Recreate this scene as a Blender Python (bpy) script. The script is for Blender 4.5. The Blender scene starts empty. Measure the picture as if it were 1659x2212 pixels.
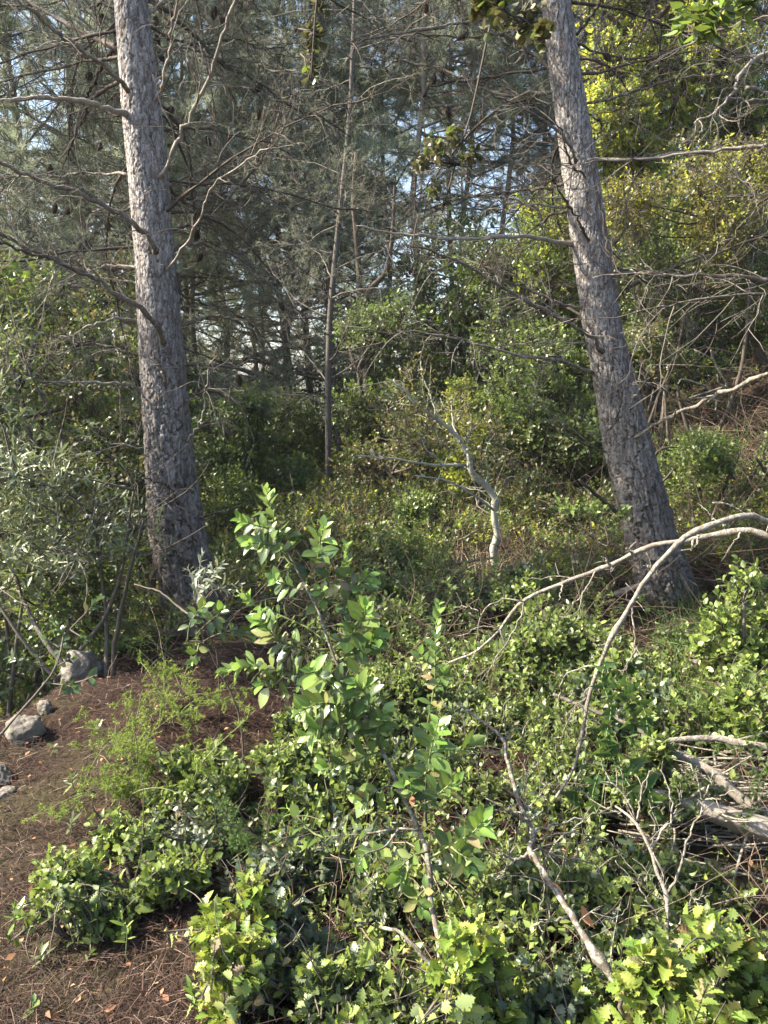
import bpy, math, random
import numpy as np
from mathutils import Vector, Matrix

random.seed(7)
RNG = np.random.default_rng(7)
SC = bpy.context.scene
COL = SC.collection

# ------------------------------------------------------------------ camera
PITCH = math.radians(9.43)
CAM_Z = 1.6
FPX = 1661.0                      # focal length in pixels of a 1659 x 2212 frame
cam_d = bpy.data.cameras.new('camera')
cam = bpy.data.objects.new('camera', cam_d)
COL.objects.link(cam)
cam.location = (0, 0, CAM_Z)
cam.rotation_euler = (math.radians(90) - PITCH, 0, 0)
cam_d.sensor_fit = 'VERTICAL'
cam_d.sensor_height = 24.0
cam_d.lens = 24.0 * FPX / 2212.0
cam_d.clip_start = 0.05
cam_d.clip_end = 2000
SC.camera = cam

# ------------------------------------------------------------------ light
SUN_EL, SUN_AZ = math.radians(40), math.radians(-88)      # azimuth from +Y towards +X
sun_dir = Vector((math.sin(SUN_AZ) * math.cos(SUN_EL), math.cos(SUN_AZ) * math.cos(SUN_EL), math.sin(SUN_EL)))
w = bpy.data.worlds.new('World')
SC.world = w
w.use_nodes = True
wn = w.node_tree
wn.nodes.clear()
sky = wn.nodes.new('ShaderNodeTexSky')
sky.sky_type = 'NISHITA'
sky.sun_disc = False
sky.sun_elevation = SUN_EL
sky.sun_rotation = SUN_AZ
sky.air_density = 1.0
sky.dust_density = 2.2
sky.ozone_density = 1.0
bg = wn.nodes.new('ShaderNodeBackground')
bg.inputs['Strength'].default_value = 0.115
wo = wn.nodes.new('ShaderNodeOutputWorld')
wn.links.new(sky.outputs[0], bg.inputs[0])
wn.links.new(bg.outputs[0], wo.inputs[0])
sl = bpy.data.lights.new('sun', 'SUN')
sl.energy = 5.0
sl.angle = math.radians(0.6)
sl.color = (1.0, 0.90, 0.74)
so = bpy.data.objects.new('sun', sl)
COL.objects.link(so)
so.rotation_euler = sun_dir.to_track_quat('Z', 'Y').to_euler()
so.location = (-10, 0, 12)
vs = SC.view_settings
vs.view_transform = 'Standard'
vs.look = 'None'
vs.exposure = 2.1
vs.gamma = 1.0
vs.use_curve_mapping = False
HAZE = .0006
cy = SC.cycles
cy.volume_bounces = 1
cy.max_bounces = 8
cy.diffuse_bounces = 5
cy.glossy_bounces = 3
cy.transmission_bounces = 4
cy.transparent_max_bounces = 4
cy.caustics_reflective = False
cy.caustics_refractive = False
cy.sample_clamp_indirect = 6.0

# ------------------------------------------------------------------ pixel rays
CP, SP = math.cos(PITCH), math.sin(PITCH)


def P(u, v, d):
    """World point seen at (u, v) of a 1659 x 2212 frame, at world depth y = d."""
    a = (u - 829.5) / FPX
    b = -(v - 1106.0) / FPX
    dy = CP + b * SP
    dz = -SP + b * CP
    t = d / dy
    return np.array([a * t, d, CAM_Z + dz * t])


def sstep(a, b, x):
    t = np.clip((x - a) / (b - a), 0, 1)
    return t * t * (3 - 2 * t)


def vnoise(x, y, seed=0):
    xi, yi = np.floor(x).astype(int), np.floor(y).astype(int)
    xf, yf = x - xi, y - yi
    xf, yf = xf * xf * (3 - 2 * xf), yf * yf * (3 - 2 * yf)

    def h(a, b):
        n = (a * 374761393 + b * 668265263 + seed * 1442695041) & 0xffffffff
        n = ((n ^ (n >> 13)) * 1274126177) & 0xffffffff
        return ((n ^ (n >> 16)) & 0xffff) / 65535.0
    return (h(xi, yi) * (1 - xf) + h(xi + 1, yi) * xf) * (1 - yf) + (h(xi, yi + 1) * (1 - xf) + h(xi + 1, yi + 1) * xf) * yf


def gz(x, y):
    """Height of the ground."""
    x = np.asarray(x, float)
    y = np.asarray(y, float)
    s = x - 2.1 - 0.05 * y
    hill = 0.58 * np.log1p(np.exp(np.clip(s * 2.2, -30, 30))) / 2.2
    hill = 9 * np.tanh(hill / 9)
    bank = -1.3 * sstep(1.55, 2.9, -x + 0.10 * (y - 4.5)) * sstep(2.7, 4.0, y)
    back = -1.6 * sstep(15, 45, y) * sstep(10, 2, x)
    bank = bank + .16 * np.exp(-((x + .85) / .6) ** 2 - ((y - 3.9) / .8) ** 2)
    n = 0.10 * (vnoise(x * 0.9, y * 0.9, 1) - .5) + 0.05 * (vnoise(x * 2.7, y * 2.7, 2) - .5) + 0.5 * (vnoise(x * .16, y * .16, 3) - .5) * sstep(8, 18, y)
    return hill + bank + back + n


def ground_hit(u, v):
    d = 1.0
    for d in np.arange(1.2, 40, 0.02):
        p = P(u, v, d)
        if p[2] <= gz(p[0], p[1]):
            return p
    return P(u, v, 40)


# ------------------------------------------------------------------ mesh building
def nrm(a):
    return a / np.maximum(np.linalg.norm(a, axis=-1, keepdims=True), 1e-9)


class MB:
    """Collects vertices, faces, a vector attribute and material slots; builds ONE mesh."""

    def __init__(self):
        self.v, self.f, self.a, self.mi, self.n = [], [], [], [], 0

    def add(self, v, faces, attr=None, mi=0):
        v = np.asarray(v, np.float32).reshape(-1, 3)
        if attr is None:
            attr = np.zeros((len(v), 3), np.float32)
        for f in faces:
            f = np.asarray(f, np.int64)
            if len(f):
                self.f.append(f + self.n)
                m = np.asarray(mi)
                self.mi.append(np.full(len(f), m, np.int32) if m.ndim == 0 else np.repeat(m, len(f) // len(m)).astype(np.int32))
        self.v.append(v)
        self.a.append(np.asarray(attr, np.float32).reshape(-1, 3))
        self.n += len(v)

    def mesh(self, name, mats, origin=(0, 0, 0), smooth=True):
        me = bpy.data.meshes.new(name)
        if self.n:
            v = np.concatenate(self.v) - np.asarray(origin, np.float32)
            a = np.concatenate(self.a)
            loops = np.concatenate([f.ravel() for f in self.f])
            tot = np.concatenate([np.full(len(f), f.shape[1], np.int64) for f in self.f])
            start = np.concatenate([[0], np.cumsum(tot)[:-1]])
            me.vertices.add(len(v))
            me.vertices.foreach_set('co', v.astype(np.float32).ravel())
            me.loops.add(len(loops))
            me.loops.foreach_set('vertex_index', loops.astype(np.int32))
            me.polygons.add(len(tot))
            me.polygons.foreach_set('loop_start', start.astype(np.int32))
            me.polygons.foreach_set('material_index', np.concatenate(self.mi))
            me.polygons.foreach_set('use_smooth', np.full(len(tot), smooth))
            at = me.attributes.new('lf', 'FLOAT_VECTOR', 'POINT')
            at.data.foreach_set('vector', a.ravel())
            me.update(calc_edges=True)
        for m in (mats if isinstance(mats, (list, tuple)) else [mats]):
            me.materials.append(m)
        return me


def link(name, me, parent=None, kind=None):
    o = bpy.data.objects.new(name, me)
    COL.objects.link(o)
    if parent is not None:
        o.parent = parent
    if kind:
        o['kind'] = kind
    return o


def thing(name, label, cat, loc, group=None):
    o = bpy.data.objects.new(name, None)
    COL.objects.link(o)
    o.location = [float(c) for c in loc]
    o.empty_display_size = 0.1
    o['label'] = label
    o['category'] = cat
    if group:
        o['group'] = group
    return o


def tag(o, label, cat, group=None):
    o['label'] = label
    o['category'] = cat
    if group:
        o['group'] = group
    return o


def resample(pts, k):
    """Smooth (Catmull-Rom) resampling of a polyline to k points."""
    pts = np.asarray(pts, float)
    n = len(pts)
    if n < 3:
        t = np.linspace(0, 1, k)[:, None]
        return pts[0] * (1 - t) + pts[-1] * t
    ext = np.vstack([2 * pts[0] - pts[1], pts, 2 * pts[-1] - pts[-2]])
    seg = np.linalg.norm(np.diff(pts, axis=0), axis=1)
    cum = np.concatenate([[0], np.cumsum(seg)])
    s = np.linspace(0, cum[-1], k)
    i = np.clip(np.searchsorted(cum, s, side='right') - 1, 0, n - 2)
    t = ((s - cum[i]) / np.maximum(seg[i], 1e-9))[:, None]
    p0, p1, p2, p3 = ext[i], ext[i + 1], ext[i + 2], ext[i + 3]
    return 0.5 * ((2 * p1) + (-p0 + p2) * t + (2 * p0 - 5 * p1 + 4 * p2 - p3) * t ** 2 + (-p0 + 3 * p1 - 3 * p2 + p3) * t ** 3)


def tubes(mb, pts, rad, sides=5, mi=0, rnd=None, cap=True):
    """pts (N,K,3), rad (N,K): a batch of tapered tubes."""
    pts = np.asarray(pts, float)
    if pts.ndim == 2:
        pts = pts[None]
        rad = np.asarray(rad, float)[None]
    N, K, _ = pts.shape
    if N == 0:
        return
    T = nrm(np.gradient(pts, axis=1))
    mean = nrm(pts[:, -1] - pts[:, 0])
    ref = np.where((np.abs(mean[:, 2:3]) > 0.85), np.array([[1.0, 0.13, 0]]), np.array([[0, 0.09, 1.0]]))
    A = nrm(np.cross(T, ref[:, None, :]))
    B = np.cross(T, A)
    ang = np.linspace(0, 2 * np.pi, sides, endpoint=False)
    V = pts[:, :, None, :] + np.asarray(rad)[:, :, None, None] * (A[:, :, None, :] * np.cos(ang)[None, None, :, None] + B[:, :, None, :] * np.sin(ang)[None, None, :, None])
    idx = np.arange(N * K * sides).reshape(N, K, sides)
    a = idx[:, :-1, :]
    b = idx[:, 1:, :]
    q = np.stack([a, np.roll(a, -1, 2), np.roll(b, -1, 2), b], -1).reshape(-1, 4)
    if rnd is None:
        rnd = RNG.random(N)
    at = np.zeros((N, K, sides, 3))
    at[..., 0] = np.linspace(0, 1, K)[None, :, None]
    at[..., 2] = np.asarray(rnd)[:, None, None]
    fs = [q]
    if cap:
        e = idx[:, -1, :]
        s0 = idx[:, 0, ::-1]
        if sides == 4:
            fs += [e, s0]
        elif sides > 4:
            for j in range(1, sides - 1):
                fs.append(np.stack([e[:, 0], e[:, j], e[:, j + 1]], -1))
                fs.append(np.stack([s0[:, 0], s0[:, j], s0[:, j + 1]], -1))
        else:
            fs += [e]
    mb.add(V, fs, at, mi)


def rand_unit(n, rng):
    return nrm(rng.normal(size=(n, 3)))


def grow(starts, dirs, length, k, rng, wig=0.25, grav=0.0):
    """Random-walk curves: (N,k,3)."""
    N = len(starts)
    step = np.broadcast_to(np.asarray(length, float), (N,))[:, None] / (k - 1)
    p = np.asarray(starts, float).copy()
    d = nrm(np.asarray(dirs, float))
    out = [p.copy()]
    bend = rng.normal(size=(N, 3)) * wig
    for i in range(k - 1):
        d = nrm(d + bend * 0.5 + rng.normal(size=(N, 3)) * wig * 0.6 + np.array([0, 0, grav]))
        p = p + d * step
        out.append(p.copy())
    return np.stack(out, 1)


def off_branch(pts, n_per, rng, t0=0.2, t1=1.0, ang=(0.5, 1.1), up=0.0):
    """Starting points and directions of side shoots on curves pts (N,K,3)."""
    N, K, _ = pts.shape
    par = np.repeat(np.arange(N), n_per)
    t = rng.uniform(t0, t1, len(par)) * (K - 1)
    i = np.clip(t.astype(int), 0, K - 2)
    f = (t - i)[:, None]
    s = pts[par, i] * (1 - f) + pts[par, i + 1] * f
    T = nrm(pts[par, i + 1] - pts[par, i])
    r = rand_unit(len(par), rng)
    r = nrm(r - (r * T).sum(1, keepdims=True) * T)
    a = rng.uniform(ang[0], ang[1], len(par))[:, None]
    d = T * np.cos(a) + r * np.sin(a) + np.array([0, 0, up])
    return s, nrm(d), t / (K - 1), par


# ---- leaf templates: vertices (x across, y along, z normal), faces, attr (along, across)
def leaf_grid(profile, fold=0.25, curl=0.15, wave=0.0):
    """profile: list of (along, half width). Two columns of quads each side of the midrib."""
    v, at = [], []
    n = len(profile)
    for i, (y, wd) in enumerate(profile):
        z = -curl * y * y
        wv = wave * (1 if i % 2 else -1)
        v += [(-wd, y, z + fold * wd + wv), (0, y, z), (wd, y, z + fold * wd - wv)]
        at += [(y, 1, 0), (y, 0, 0), (y, 1, 0)]
    q = []
    for i in range(n - 1):
        a, b = 3 * i, 3 * (i + 1)
        q += [(a, a + 1, b + 1, b), (a + 1, a + 2, b + 2, b + 1)]
    return np.array(v, float), [np.array(q)], np.array(at, float)


LEAF = {
    'oval': leaf_grid([(0, .012), (.08, .02), (.2, .15), (.38, .245), (.56, .265), (.74, .205), (.9, .095), (1, .004)], .2, .16),
    'spiny': leaf_grid([(0, .015), (.06, .02), (.12, .20), (.21, .15), (.30, .34), (.40, .21), (.5, .39), (.6, .22), (.7, .33), (.79, .15), (.86, .19), (.92, .06), (1, .004)], .3, .22, .025),
    'lance': leaf_grid([(0, .01), (.25, .10), (.55, .115), (.82, .07), (1, .003)], .3, .12),
    'round': leaf_grid([(0, .02), (.18, .24), (.5, .36), (.8, .27), (1, .02)], .3, .15),
    'heart': leaf_grid([(-.14, .26), (-.05, .33), (.06, .31), (.2, .25), (.4, .18), (.62, .10), (.85, .04), (1, .004)], .3, .28),
    'small': (np.array([(0, 0, 0), (-.29, .45, .07), (0, .5, -.02), (.29, .45, .07), (0, 1, -.12)], float),
              [np.array([(0, 2, 1), (0, 3, 2), (1, 2, 4), (2, 3, 4)])],
              np.array([(0, 0, 0), (.45, 1, 0), (.5, 0, 0), (.45, 1, 0), (1, 0, 0)], float)),
    'tiny': (np.array([(0, 0, 0), (-.36, .5, .06), (0, 1, -.1), (.36, .5, .06)], float),
             [np.array([(0, 2, 1), (0, 3, 2)])],
             np.array([(0, 0, 0), (.5, 1, 0), (1, 0, 0), (.5, 1, 0)], float)),
}


def leaf_frames(d, n):
    d = nrm(d)
    n = nrm(n - (n * d).sum(-1, keepdims=True) * d)
    s = np.cross(d, n)
    return s, d, n


def leaves(mb, kind, pos, d, n, size, rng, mi=0, rnd=None):
    v, fs, at = LEAF[kind]
    N = len(pos)
    if N == 0:
        return
    s, d, n = leaf_frames(d, n)
    size = np.broadcast_to(np.asarray(size, float), (N,))
    wd = rng.uniform(0.85, 1.15, N)
    cu = rng.uniform(0.2, 1.9, N)
    V = pos[:, None, :] + size[:, None, None] * (v[None, :, 0:1] * wd[:, None, None] * s[:, None, :] + v[None, :, 1:2] * d[:, None, :] + v[None, :, 2:3] * cu[:, None, None] * n[:, None, :])
    m = len(v)
    A = np.broadcast_to(at[None], (N, m, 3)).copy()
    A[:, :, 2] = (rng.random(N) if rnd is None else rnd)[:, None]
    off = (np.arange(N) * m)[:, None, None]
    mi = np.asarray(mi)
    base = mb.n
    V = V.reshape(-1, 3)
    A = A.reshape(-1, 3)
    F = [(f[None] + off).reshape(-1, f.shape[1]) for f in fs]
    mb.add(V, F, A, mi)


def sprig_leaves(tip, axis, length, nl, rng, th=(1.15, 0.35), jit=0.25):
    """nl leaves spiralled along each twig end; returns pos, dir, normal, t."""
    N = len(tip)
    axis = nrm(axis)
    ref = np.where(np.abs(axis[:, 2:3]) > .9, np.array([[1., 0, 0]]), np.array([[0, 0, 1.]]))
    A = nrm(np.cross(axis, ref))
    B = np.cross(axis, A)
    j = np.arange(nl)
    t = (j + 0.5) / nl
    phi = j * 2.39996 + rng.uniform(0, 6.28, N)[:, None] + rng.normal(0, .3, (N, nl))
    theta = th[0] + (th[1] - th[0]) * t + rng.normal(0, jit, (N, nl))
    rad = A[:, None, :] * np.cos(phi)[..., None] + B[:, None, :] * np.sin(phi)[..., None]
    ct, stt = np.cos(theta)[..., None], np.sin(theta)[..., None]
    d = axis[:, None, :] * ct + rad * stt
    n = axis[:, None, :] * stt - rad * ct
    n = n + np.array([0, 0, .35])
    length = np.broadcast_to(np.asarray(length, float), (N,))
    pos = tip[:, None, :] - axis[:, None, :] * (length[:, None] * (1 - t)[None, :])[..., None]
    return pos.reshape(-1, 3), d.reshape(-1, 3), n.reshape(-1, 3), np.tile(t, N)


# ------------------------------------------------------------------ materials
def ramp(nt, fac, stops):
    r = nt.nodes.new('ShaderNodeValToRGB')
    el = r.color_ramp.elements
    while len(el) < len(stops):
        el.new(0.5)
    for e, (p, c) in zip(el, stops):
        e.position = p
        e.color = (*c, 1)
    nt.links.new(fac, r.inputs[0])
    return r.outputs[0]


def math_n(nt, op, a, b=None):
    m = nt.nodes.new('ShaderNodeMath')
    m.operation = op
    for i, x in enumerate((a, b)):
        if x is None:
            continue
        if isinstance(x, (int, float)):
            m.inputs[i].default_value = x
        else:
            nt.links.new(x, m.inputs[i])
    return m.outputs[0]


def mixc(nt, fac, a, b, mode='MIX'):
    m = nt.nodes.new('ShaderNodeMix')
    m.data_type = 'RGBA'
    m.blend_type = mode
    if isinstance(fac, (int, float)):
        m.inputs[0].default_value = fac
    else:
        nt.links.new(fac, m.inputs[0])
    for i, x in ((6, a), (7, b)):
        if isinstance(x, tuple):
            m.inputs[i].default_value = (*x, 1)
        else:
            nt.links.new(x, m.inputs[i])
    return m.outputs[2]


def noise(nt, scale, detail=3, coord=None, rough=0.55):
    n = nt.nodes.new('ShaderNodeTexNoise')
    n.inputs['Scale'].default_value = scale
    n.inputs['Detail'].default_value = detail
    n.inputs['Roughness'].default_value = rough
    if coord is not None:
        nt.links.new(coord, n.inputs['Vector'])
    return n.outputs[0]


def new_mat(name):
    m = bpy.data.materials.new(name)
    m.use_nodes = True
    nt = m.node_tree
    nt.nodes.clear()
    out = nt.nodes.new('ShaderNodeOutputMaterial')
    return m, nt, out


def attr_lf(nt):
    a = nt.nodes.new('ShaderNodeAttribute')
    a.attribute_name = 'lf'
    s = nt.nodes.new('ShaderNodeSeparateXYZ')
    nt.links.new(a.outputs['Vector'], s.inputs[0])
    return s.outputs


def leaf_mat(name, stops, under, glow, transl=0.3, rough=0.38, vein=0.5):
    m, nt, out = new_mat(name)
    L = nt.links
    al, ac, rn = attr_lf(nt)
    oi = nt.nodes.new('ShaderNodeObjectInfo')
    geo = nt.nodes.new('ShaderNodeNewGeometry')
    r = math_n(nt, 'FRACT', math_n(nt, 'ADD', rn, oi.outputs['Random']))
    col = ramp(nt, r, stops)
    co = nt.nodes.new('ShaderNodeTexCoord').outputs['Object']
    spots = noise(nt, 60, 3, co)
    col = mixc(nt, math_n(nt, 'MULTIPLY', spots, .5), col, mixc(nt, .5, col, (.02, .035, .012)))
    # pale midrib and side veins
    # browned, damaged margins and blotches on some leaves
    dm = math_n(nt, 'GREATER_THAN', math_n(nt, 'ADD', math_n(nt, 'MULTIPLY', noise(nt, 34, 3, co, .6), .62), math_n(nt, 'ADD', math_n(nt, 'MULTIPLY', math_n(nt, 'POWER', ac, 3.0), .13), math_n(nt, 'MULTIPLY', r, .22))), .60)
    col = mixc(nt, math_n(nt, 'MULTIPLY', dm, .7), col, (.16, .10, .05))
    mid = math_n(nt, 'LESS_THAN', ac, 0.075)
    w_ = math_n(nt, 'SINE', math_n(nt, 'MULTIPLY', math_n(nt, 'SUBTRACT', al, math_n(nt, 'MULTIPLY', ac, .22)), 48.0))
    side = math_n(nt, 'MULTIPLY', math_n(nt, 'GREATER_THAN', w_, 0.9), 0.16)
    vf = math_n(nt, 'MULTIPLY', math_n(nt, 'MAXIMUM', mid, side), vein)
    col = mixc(nt, vf, col, mixc(nt, .6, col, under))
    col = mixc(nt, geo.outputs['Backfacing'], col, mixc(nt, .65, col, under))
    p = nt.nodes.new('ShaderNodeBsdfPrincipled')
    L.new(col, p.inputs['Base Color'])
    p.inputs['Roughness'].default_value = rough
    p.inputs['Specular IOR Level'].default_value = 0.5
    bmp = nt.nodes.new('ShaderNodeBump')
    bmp.inputs['Strength'].default_value = 0.12
    bmp.inputs['Distance'].default_value = 0.0006
    L.new(w_, bmp.inputs['Height'])
    L.new(bmp.outputs[0], p.inputs['Normal'])
    t = nt.nodes.new('ShaderNodeBsdfTranslucent')
    L.new(mixc(nt, .6, col, glow), t.inputs[0])
    mx = nt.nodes.new('ShaderNodeMixShader')
    mx.inputs[0].default_value = transl
    L.new(p.outputs[0], mx.inputs[1])
    L.new(t.outputs[0], mx.inputs[2])
    L.new(mx.outputs[0], out.inputs[0])
    return m


def wood_mat(name, stops, scale=14, rough=0.85, lichen=None, amount=0.5, bump=0.4, stretch=1.0):
    m, nt, out = new_mat(name)
    L = nt.links
    al, ac, rn = attr_lf(nt)
    co = nt.nodes.new('ShaderNodeTexCoord').outputs['Object']
    n1 = noise(nt, scale, 5, co, .65)
    f = math_n(nt, 'ADD', math_n(nt, 'MULTIPLY', n1, .75), math_n(nt, 'MULTIPLY', rn, .3))
    col = ramp(nt, f, stops)
    if lichen:
        n2 = noise(nt, scale * 2.2, 4, co, .7)
        k = nt.nodes.new('ShaderNodeMapRange')
        k.inputs[1].default_value = 1 - amount - .06
        k.inputs[2].default_value = 1 - amount + .06
        L.new(n2, k.inputs[0])
        col = mixc(nt, k.outputs[0], col, lichen)
    p = nt.nodes.new('ShaderNodeBsdfPrincipled')
    L.new(col, p.inputs['Base Color'])
    p.inputs['Roughness'].default_value = rough
    p.inputs['Specular IOR Level'].default_value = .25
    b = nt.nodes.new('ShaderNodeBump')
    b.inputs['Strength'].default_value = bump
    b.inputs['Distance'].default_value = .01
    L.new(noise(nt, scale * 4, 4, co, .7), b.inputs['Height'])
    L.new(b.outputs[0], p.inputs['Normal'])
    L.new(p.outputs[0], out.inputs[0])
    return m


def rnd_mat(name, stops, rough=0.8, transl=0.0):
    """Plain colour per piece from the random attribute."""
    m, nt, out = new_mat(name)
    L = nt.links
    al, ac, rn = attr_lf(nt)
    oi = nt.nodes.new('ShaderNodeObjectInfo')
    col = ramp(nt, math_n(nt, 'FRACT', math_n(nt, 'ADD', rn, math_n(nt, 'MULTIPLY', oi.outputs['Random'], .3))), stops)
    p = nt.nodes.new('ShaderNodeBsdfPrincipled')
    L.new(col, p.inputs['Base Color'])
    p.inputs['Roughness'].default_value = rough
    p.inputs['Specular IOR Level'].default_value = .3
    if transl:
        t = nt.nodes.new('ShaderNodeBsdfTranslucent')
        L.new(col, t.inputs[0])
        mx = nt.nodes.new('ShaderNodeMixShader')
        mx.inputs[0].default_value = transl
        L.new(p.outputs[0], mx.inputs[1])
        L.new(t.outputs[0], mx.inputs[2])
        L.new(mx.outputs[0], out.inputs[0])
    else:
        L.new(p.outputs[0], out.inputs[0])
    return m


M = {}
M['arbutus'] = leaf_mat('glossy_leaf', [(0, (.038, .072, .026)), (.4, (.075, .13, .036)), (.75, (.125, .19, .05)), (.93, (.17, .22, .07)), (1, (.28, .24, .10))], (.20, .27, .13), (.23, .34, .05), .25, .26)
M['arbutus_young'] = leaf_mat('young_leaf', [(0, (.11, .21, .04)), (1, (.20, .33, .07))], (.26, .34, .14), (.3, .45, .06), .32, .32)
M['leaf_old'] = leaf_mat('old_leaf', [(0, (.20, .19, .10)), (.5, (.26, .22, .12)), (.8, (.30, .19, .09)), (1, (.33, .14, .07))], (.34, .28, .18), (.35, .25, .1), .2, .45)
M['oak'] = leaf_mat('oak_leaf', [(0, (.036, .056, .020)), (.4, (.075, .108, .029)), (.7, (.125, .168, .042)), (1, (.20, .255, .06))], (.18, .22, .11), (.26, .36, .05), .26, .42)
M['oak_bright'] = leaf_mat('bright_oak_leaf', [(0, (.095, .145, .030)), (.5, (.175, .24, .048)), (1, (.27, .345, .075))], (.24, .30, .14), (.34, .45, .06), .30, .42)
M['oak_blue'] = leaf_mat('blue_shade_oak_leaf', [(0, (.035, .058, .038)), (.6, (.065, .095, .058)), (1, (.105, .14, .085))], (.16, .19, .13), (.14, .2, .06), .16, .4)  # blue-green of sky-lit shade put into the leaf colour
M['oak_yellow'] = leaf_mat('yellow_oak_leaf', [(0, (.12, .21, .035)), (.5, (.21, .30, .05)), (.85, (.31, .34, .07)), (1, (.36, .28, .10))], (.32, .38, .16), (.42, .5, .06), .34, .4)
M['olive'] = leaf_mat('narrow_grey_leaf', [(0, (.08, .105, .045)), (.5, (.155, .185, .085)), (.85, (.24, .265, .13)), (1, (.32, .33, .17))], (.24, .27, .18), (.26, .32, .1), .22, .42)
M['silver'] = leaf_mat('silvery_leaf', [(0, (.22, .26, .19)), (1, (.36, .39, .29))], (.34, .37, .29), (.3, .36, .18), .2, .5)
M['phil'] = leaf_mat('dark_glossy_leaf', [(0, (.03, .055, .032)), (.6, (.055, .09, .045)), (1, (.09, .14, .06))], (.12, .18, .1), (.14, .26, .05), .2, .34)
M['mid_dark'] = leaf_mat('deep_green_shade_leaf', [(0, (.028, .045, .016)), (.6, (.055, .082, .025)), (1, (.10, .14, .038))], (.12, .16, .06), (.2, .3, .04), .3, .4, 0)  # dark leaf tone, also stands in for shade in the hollows
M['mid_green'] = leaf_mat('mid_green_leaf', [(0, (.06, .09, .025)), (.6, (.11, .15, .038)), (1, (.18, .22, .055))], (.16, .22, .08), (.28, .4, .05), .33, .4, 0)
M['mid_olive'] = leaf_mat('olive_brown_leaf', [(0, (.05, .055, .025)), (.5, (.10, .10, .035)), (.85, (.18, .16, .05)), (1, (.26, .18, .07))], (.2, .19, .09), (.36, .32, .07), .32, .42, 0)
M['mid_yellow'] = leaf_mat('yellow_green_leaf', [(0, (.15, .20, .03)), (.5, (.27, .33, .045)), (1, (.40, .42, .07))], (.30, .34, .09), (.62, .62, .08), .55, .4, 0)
M['smilax'] = leaf_mat('arrow_leaf', [(0, (.025, .065, .03)), (.7, (.05, .11, .04)), (.9, (.08, .16, .04)), (1, (.25, .30, .06))], (.13, .19, .09), (.2, .34, .05), .22, .32)
M['dead_leaf'] = rnd_mat('dead_leaf', [(0, (.16, .07, .035)), (.5, (.28, .14, .07)), (1, (.40, .25, .14))], .7, .15)
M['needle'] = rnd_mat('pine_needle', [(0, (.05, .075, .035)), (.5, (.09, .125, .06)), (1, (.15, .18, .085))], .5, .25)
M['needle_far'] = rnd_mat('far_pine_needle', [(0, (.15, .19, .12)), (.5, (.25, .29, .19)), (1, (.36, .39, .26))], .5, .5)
M['dusky'] = leaf_mat('dusky_hanging_leaf', [(0, (.05, .048, .026)), (.6, (.095, .09, .045)), (1, (.16, .14, .07))], (.18, .17, .1), (.2, .2, .06), .2, .4, 0)
M['needle_sunlit'] = rnd_mat('sunlit_pine_needle', [(0, (.28, .24, .10)), (1, (.46, .40, .18))], .5, .35)  # sunlight put into the needle colour of far crowns
M['feather'] = rnd_mat('feathery_green', [(0, (.12, .19, .03)), (.5, (.20, .28, .045)), (1, (.32, .38, .08))], .5, .35)
M['feather_dark'] = rnd_mat('feathery_dark_green', [(0, (.05, .10, .025)), (1, (.12, .20, .05))], .5, .3)
M['straw'] = rnd_mat('straw', [(0, (.20, .15, .09)), (.6, (.32, .25, .16)), (1, (.45, .38, .26))], .7, .1)
M['drystem'] = rnd_mat('dry_stem', [(0, (.05, .033, .024)), (.6, (.11, .075, .052)), (1, (.23, .175, .125))], .8)
M['litter'] = rnd_mat('brown_litter', [(0, (.013, .007, .005)), (.5, (.032, .016, .011)), (.8, (.062, .034, .023)), (.94, (.125, .08, .056)), (1, (.30, .215, .155))], .8)
M['twig'] = wood_mat('grey_twig', [(.2, (.065, .055, .045)), (.55, (.135, .118, .098)), (.85, (.23, .21, .18))], 9)
M['twig_dark'] = wood_mat('dark_twig', [(.2, (.035, .028, .022)), (.6, (.08, .064, .05)), (.9, (.15, .125, .10))], 9)
M['branch'] = wood_mat('pine_branch', [(.2, (.045, .034, .028)), (.5, (.105, .08, .064)), (.8, (.19, .155, .125))], 16, lichen=(.24, .23, .19), amount=.42)
M['branch_pale'] = wood_mat('pale_lichened_branch', [(.2, (.10, .08, .065)), (.55, (.20, .165, .135)), (.9, (.31, .27, .23))], 16, lichen=(.32, .31, .26), amount=.44)
M['dead'] = wood_mat('bleached_dead_wood', [(.2, (.07, .056, .045)), (.5, (.155, .13, .105)), (.85, (.28, .245, .20))], 26, lichen=(.30, .29, .235), amount=.47, bump=.8)
M['lichened'] = wood_mat('lichened_bark', [(.2, (.05, .039, .03)), (.5, (.11, .088, .068)), (.85, (.20, .17, .135))], 26, lichen=(.27, .285, .23), amount=.45)
M['pale_sapling'] = wood_mat('pale_sapling_bark', [(.2, (.16, .14, .11)), (.5, (.30, .275, .23)), (.85, (.44, .41, .35))], 20, lichen=(.30, .36, .27), amount=.45)
M['log'] = wood_mat('weathered_log', [(.2, (.07, .058, .045)), (.5, (.17, .148, .12)), (.85, (.31, .28, .235))], 9, lichen=(.15, .12, .09), amount=.36, bump=.7)
M['stem'] = wood_mat('shrub_stem', [(.2, (.05, .042, .033)), (.6, (.11, .094, .075)), (.9, (.20, .18, .15))], 24)
M['greenstem'] = wood_mat('green_stem', [(.2, (.10, .13, .05)), (.9, (.20, .22, .10))], 24)
M['cone'] = wood_mat('pine_cone', [(.2, (.035, .025, .018)), (.9, (.10, .075, .055))], 30)


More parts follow.
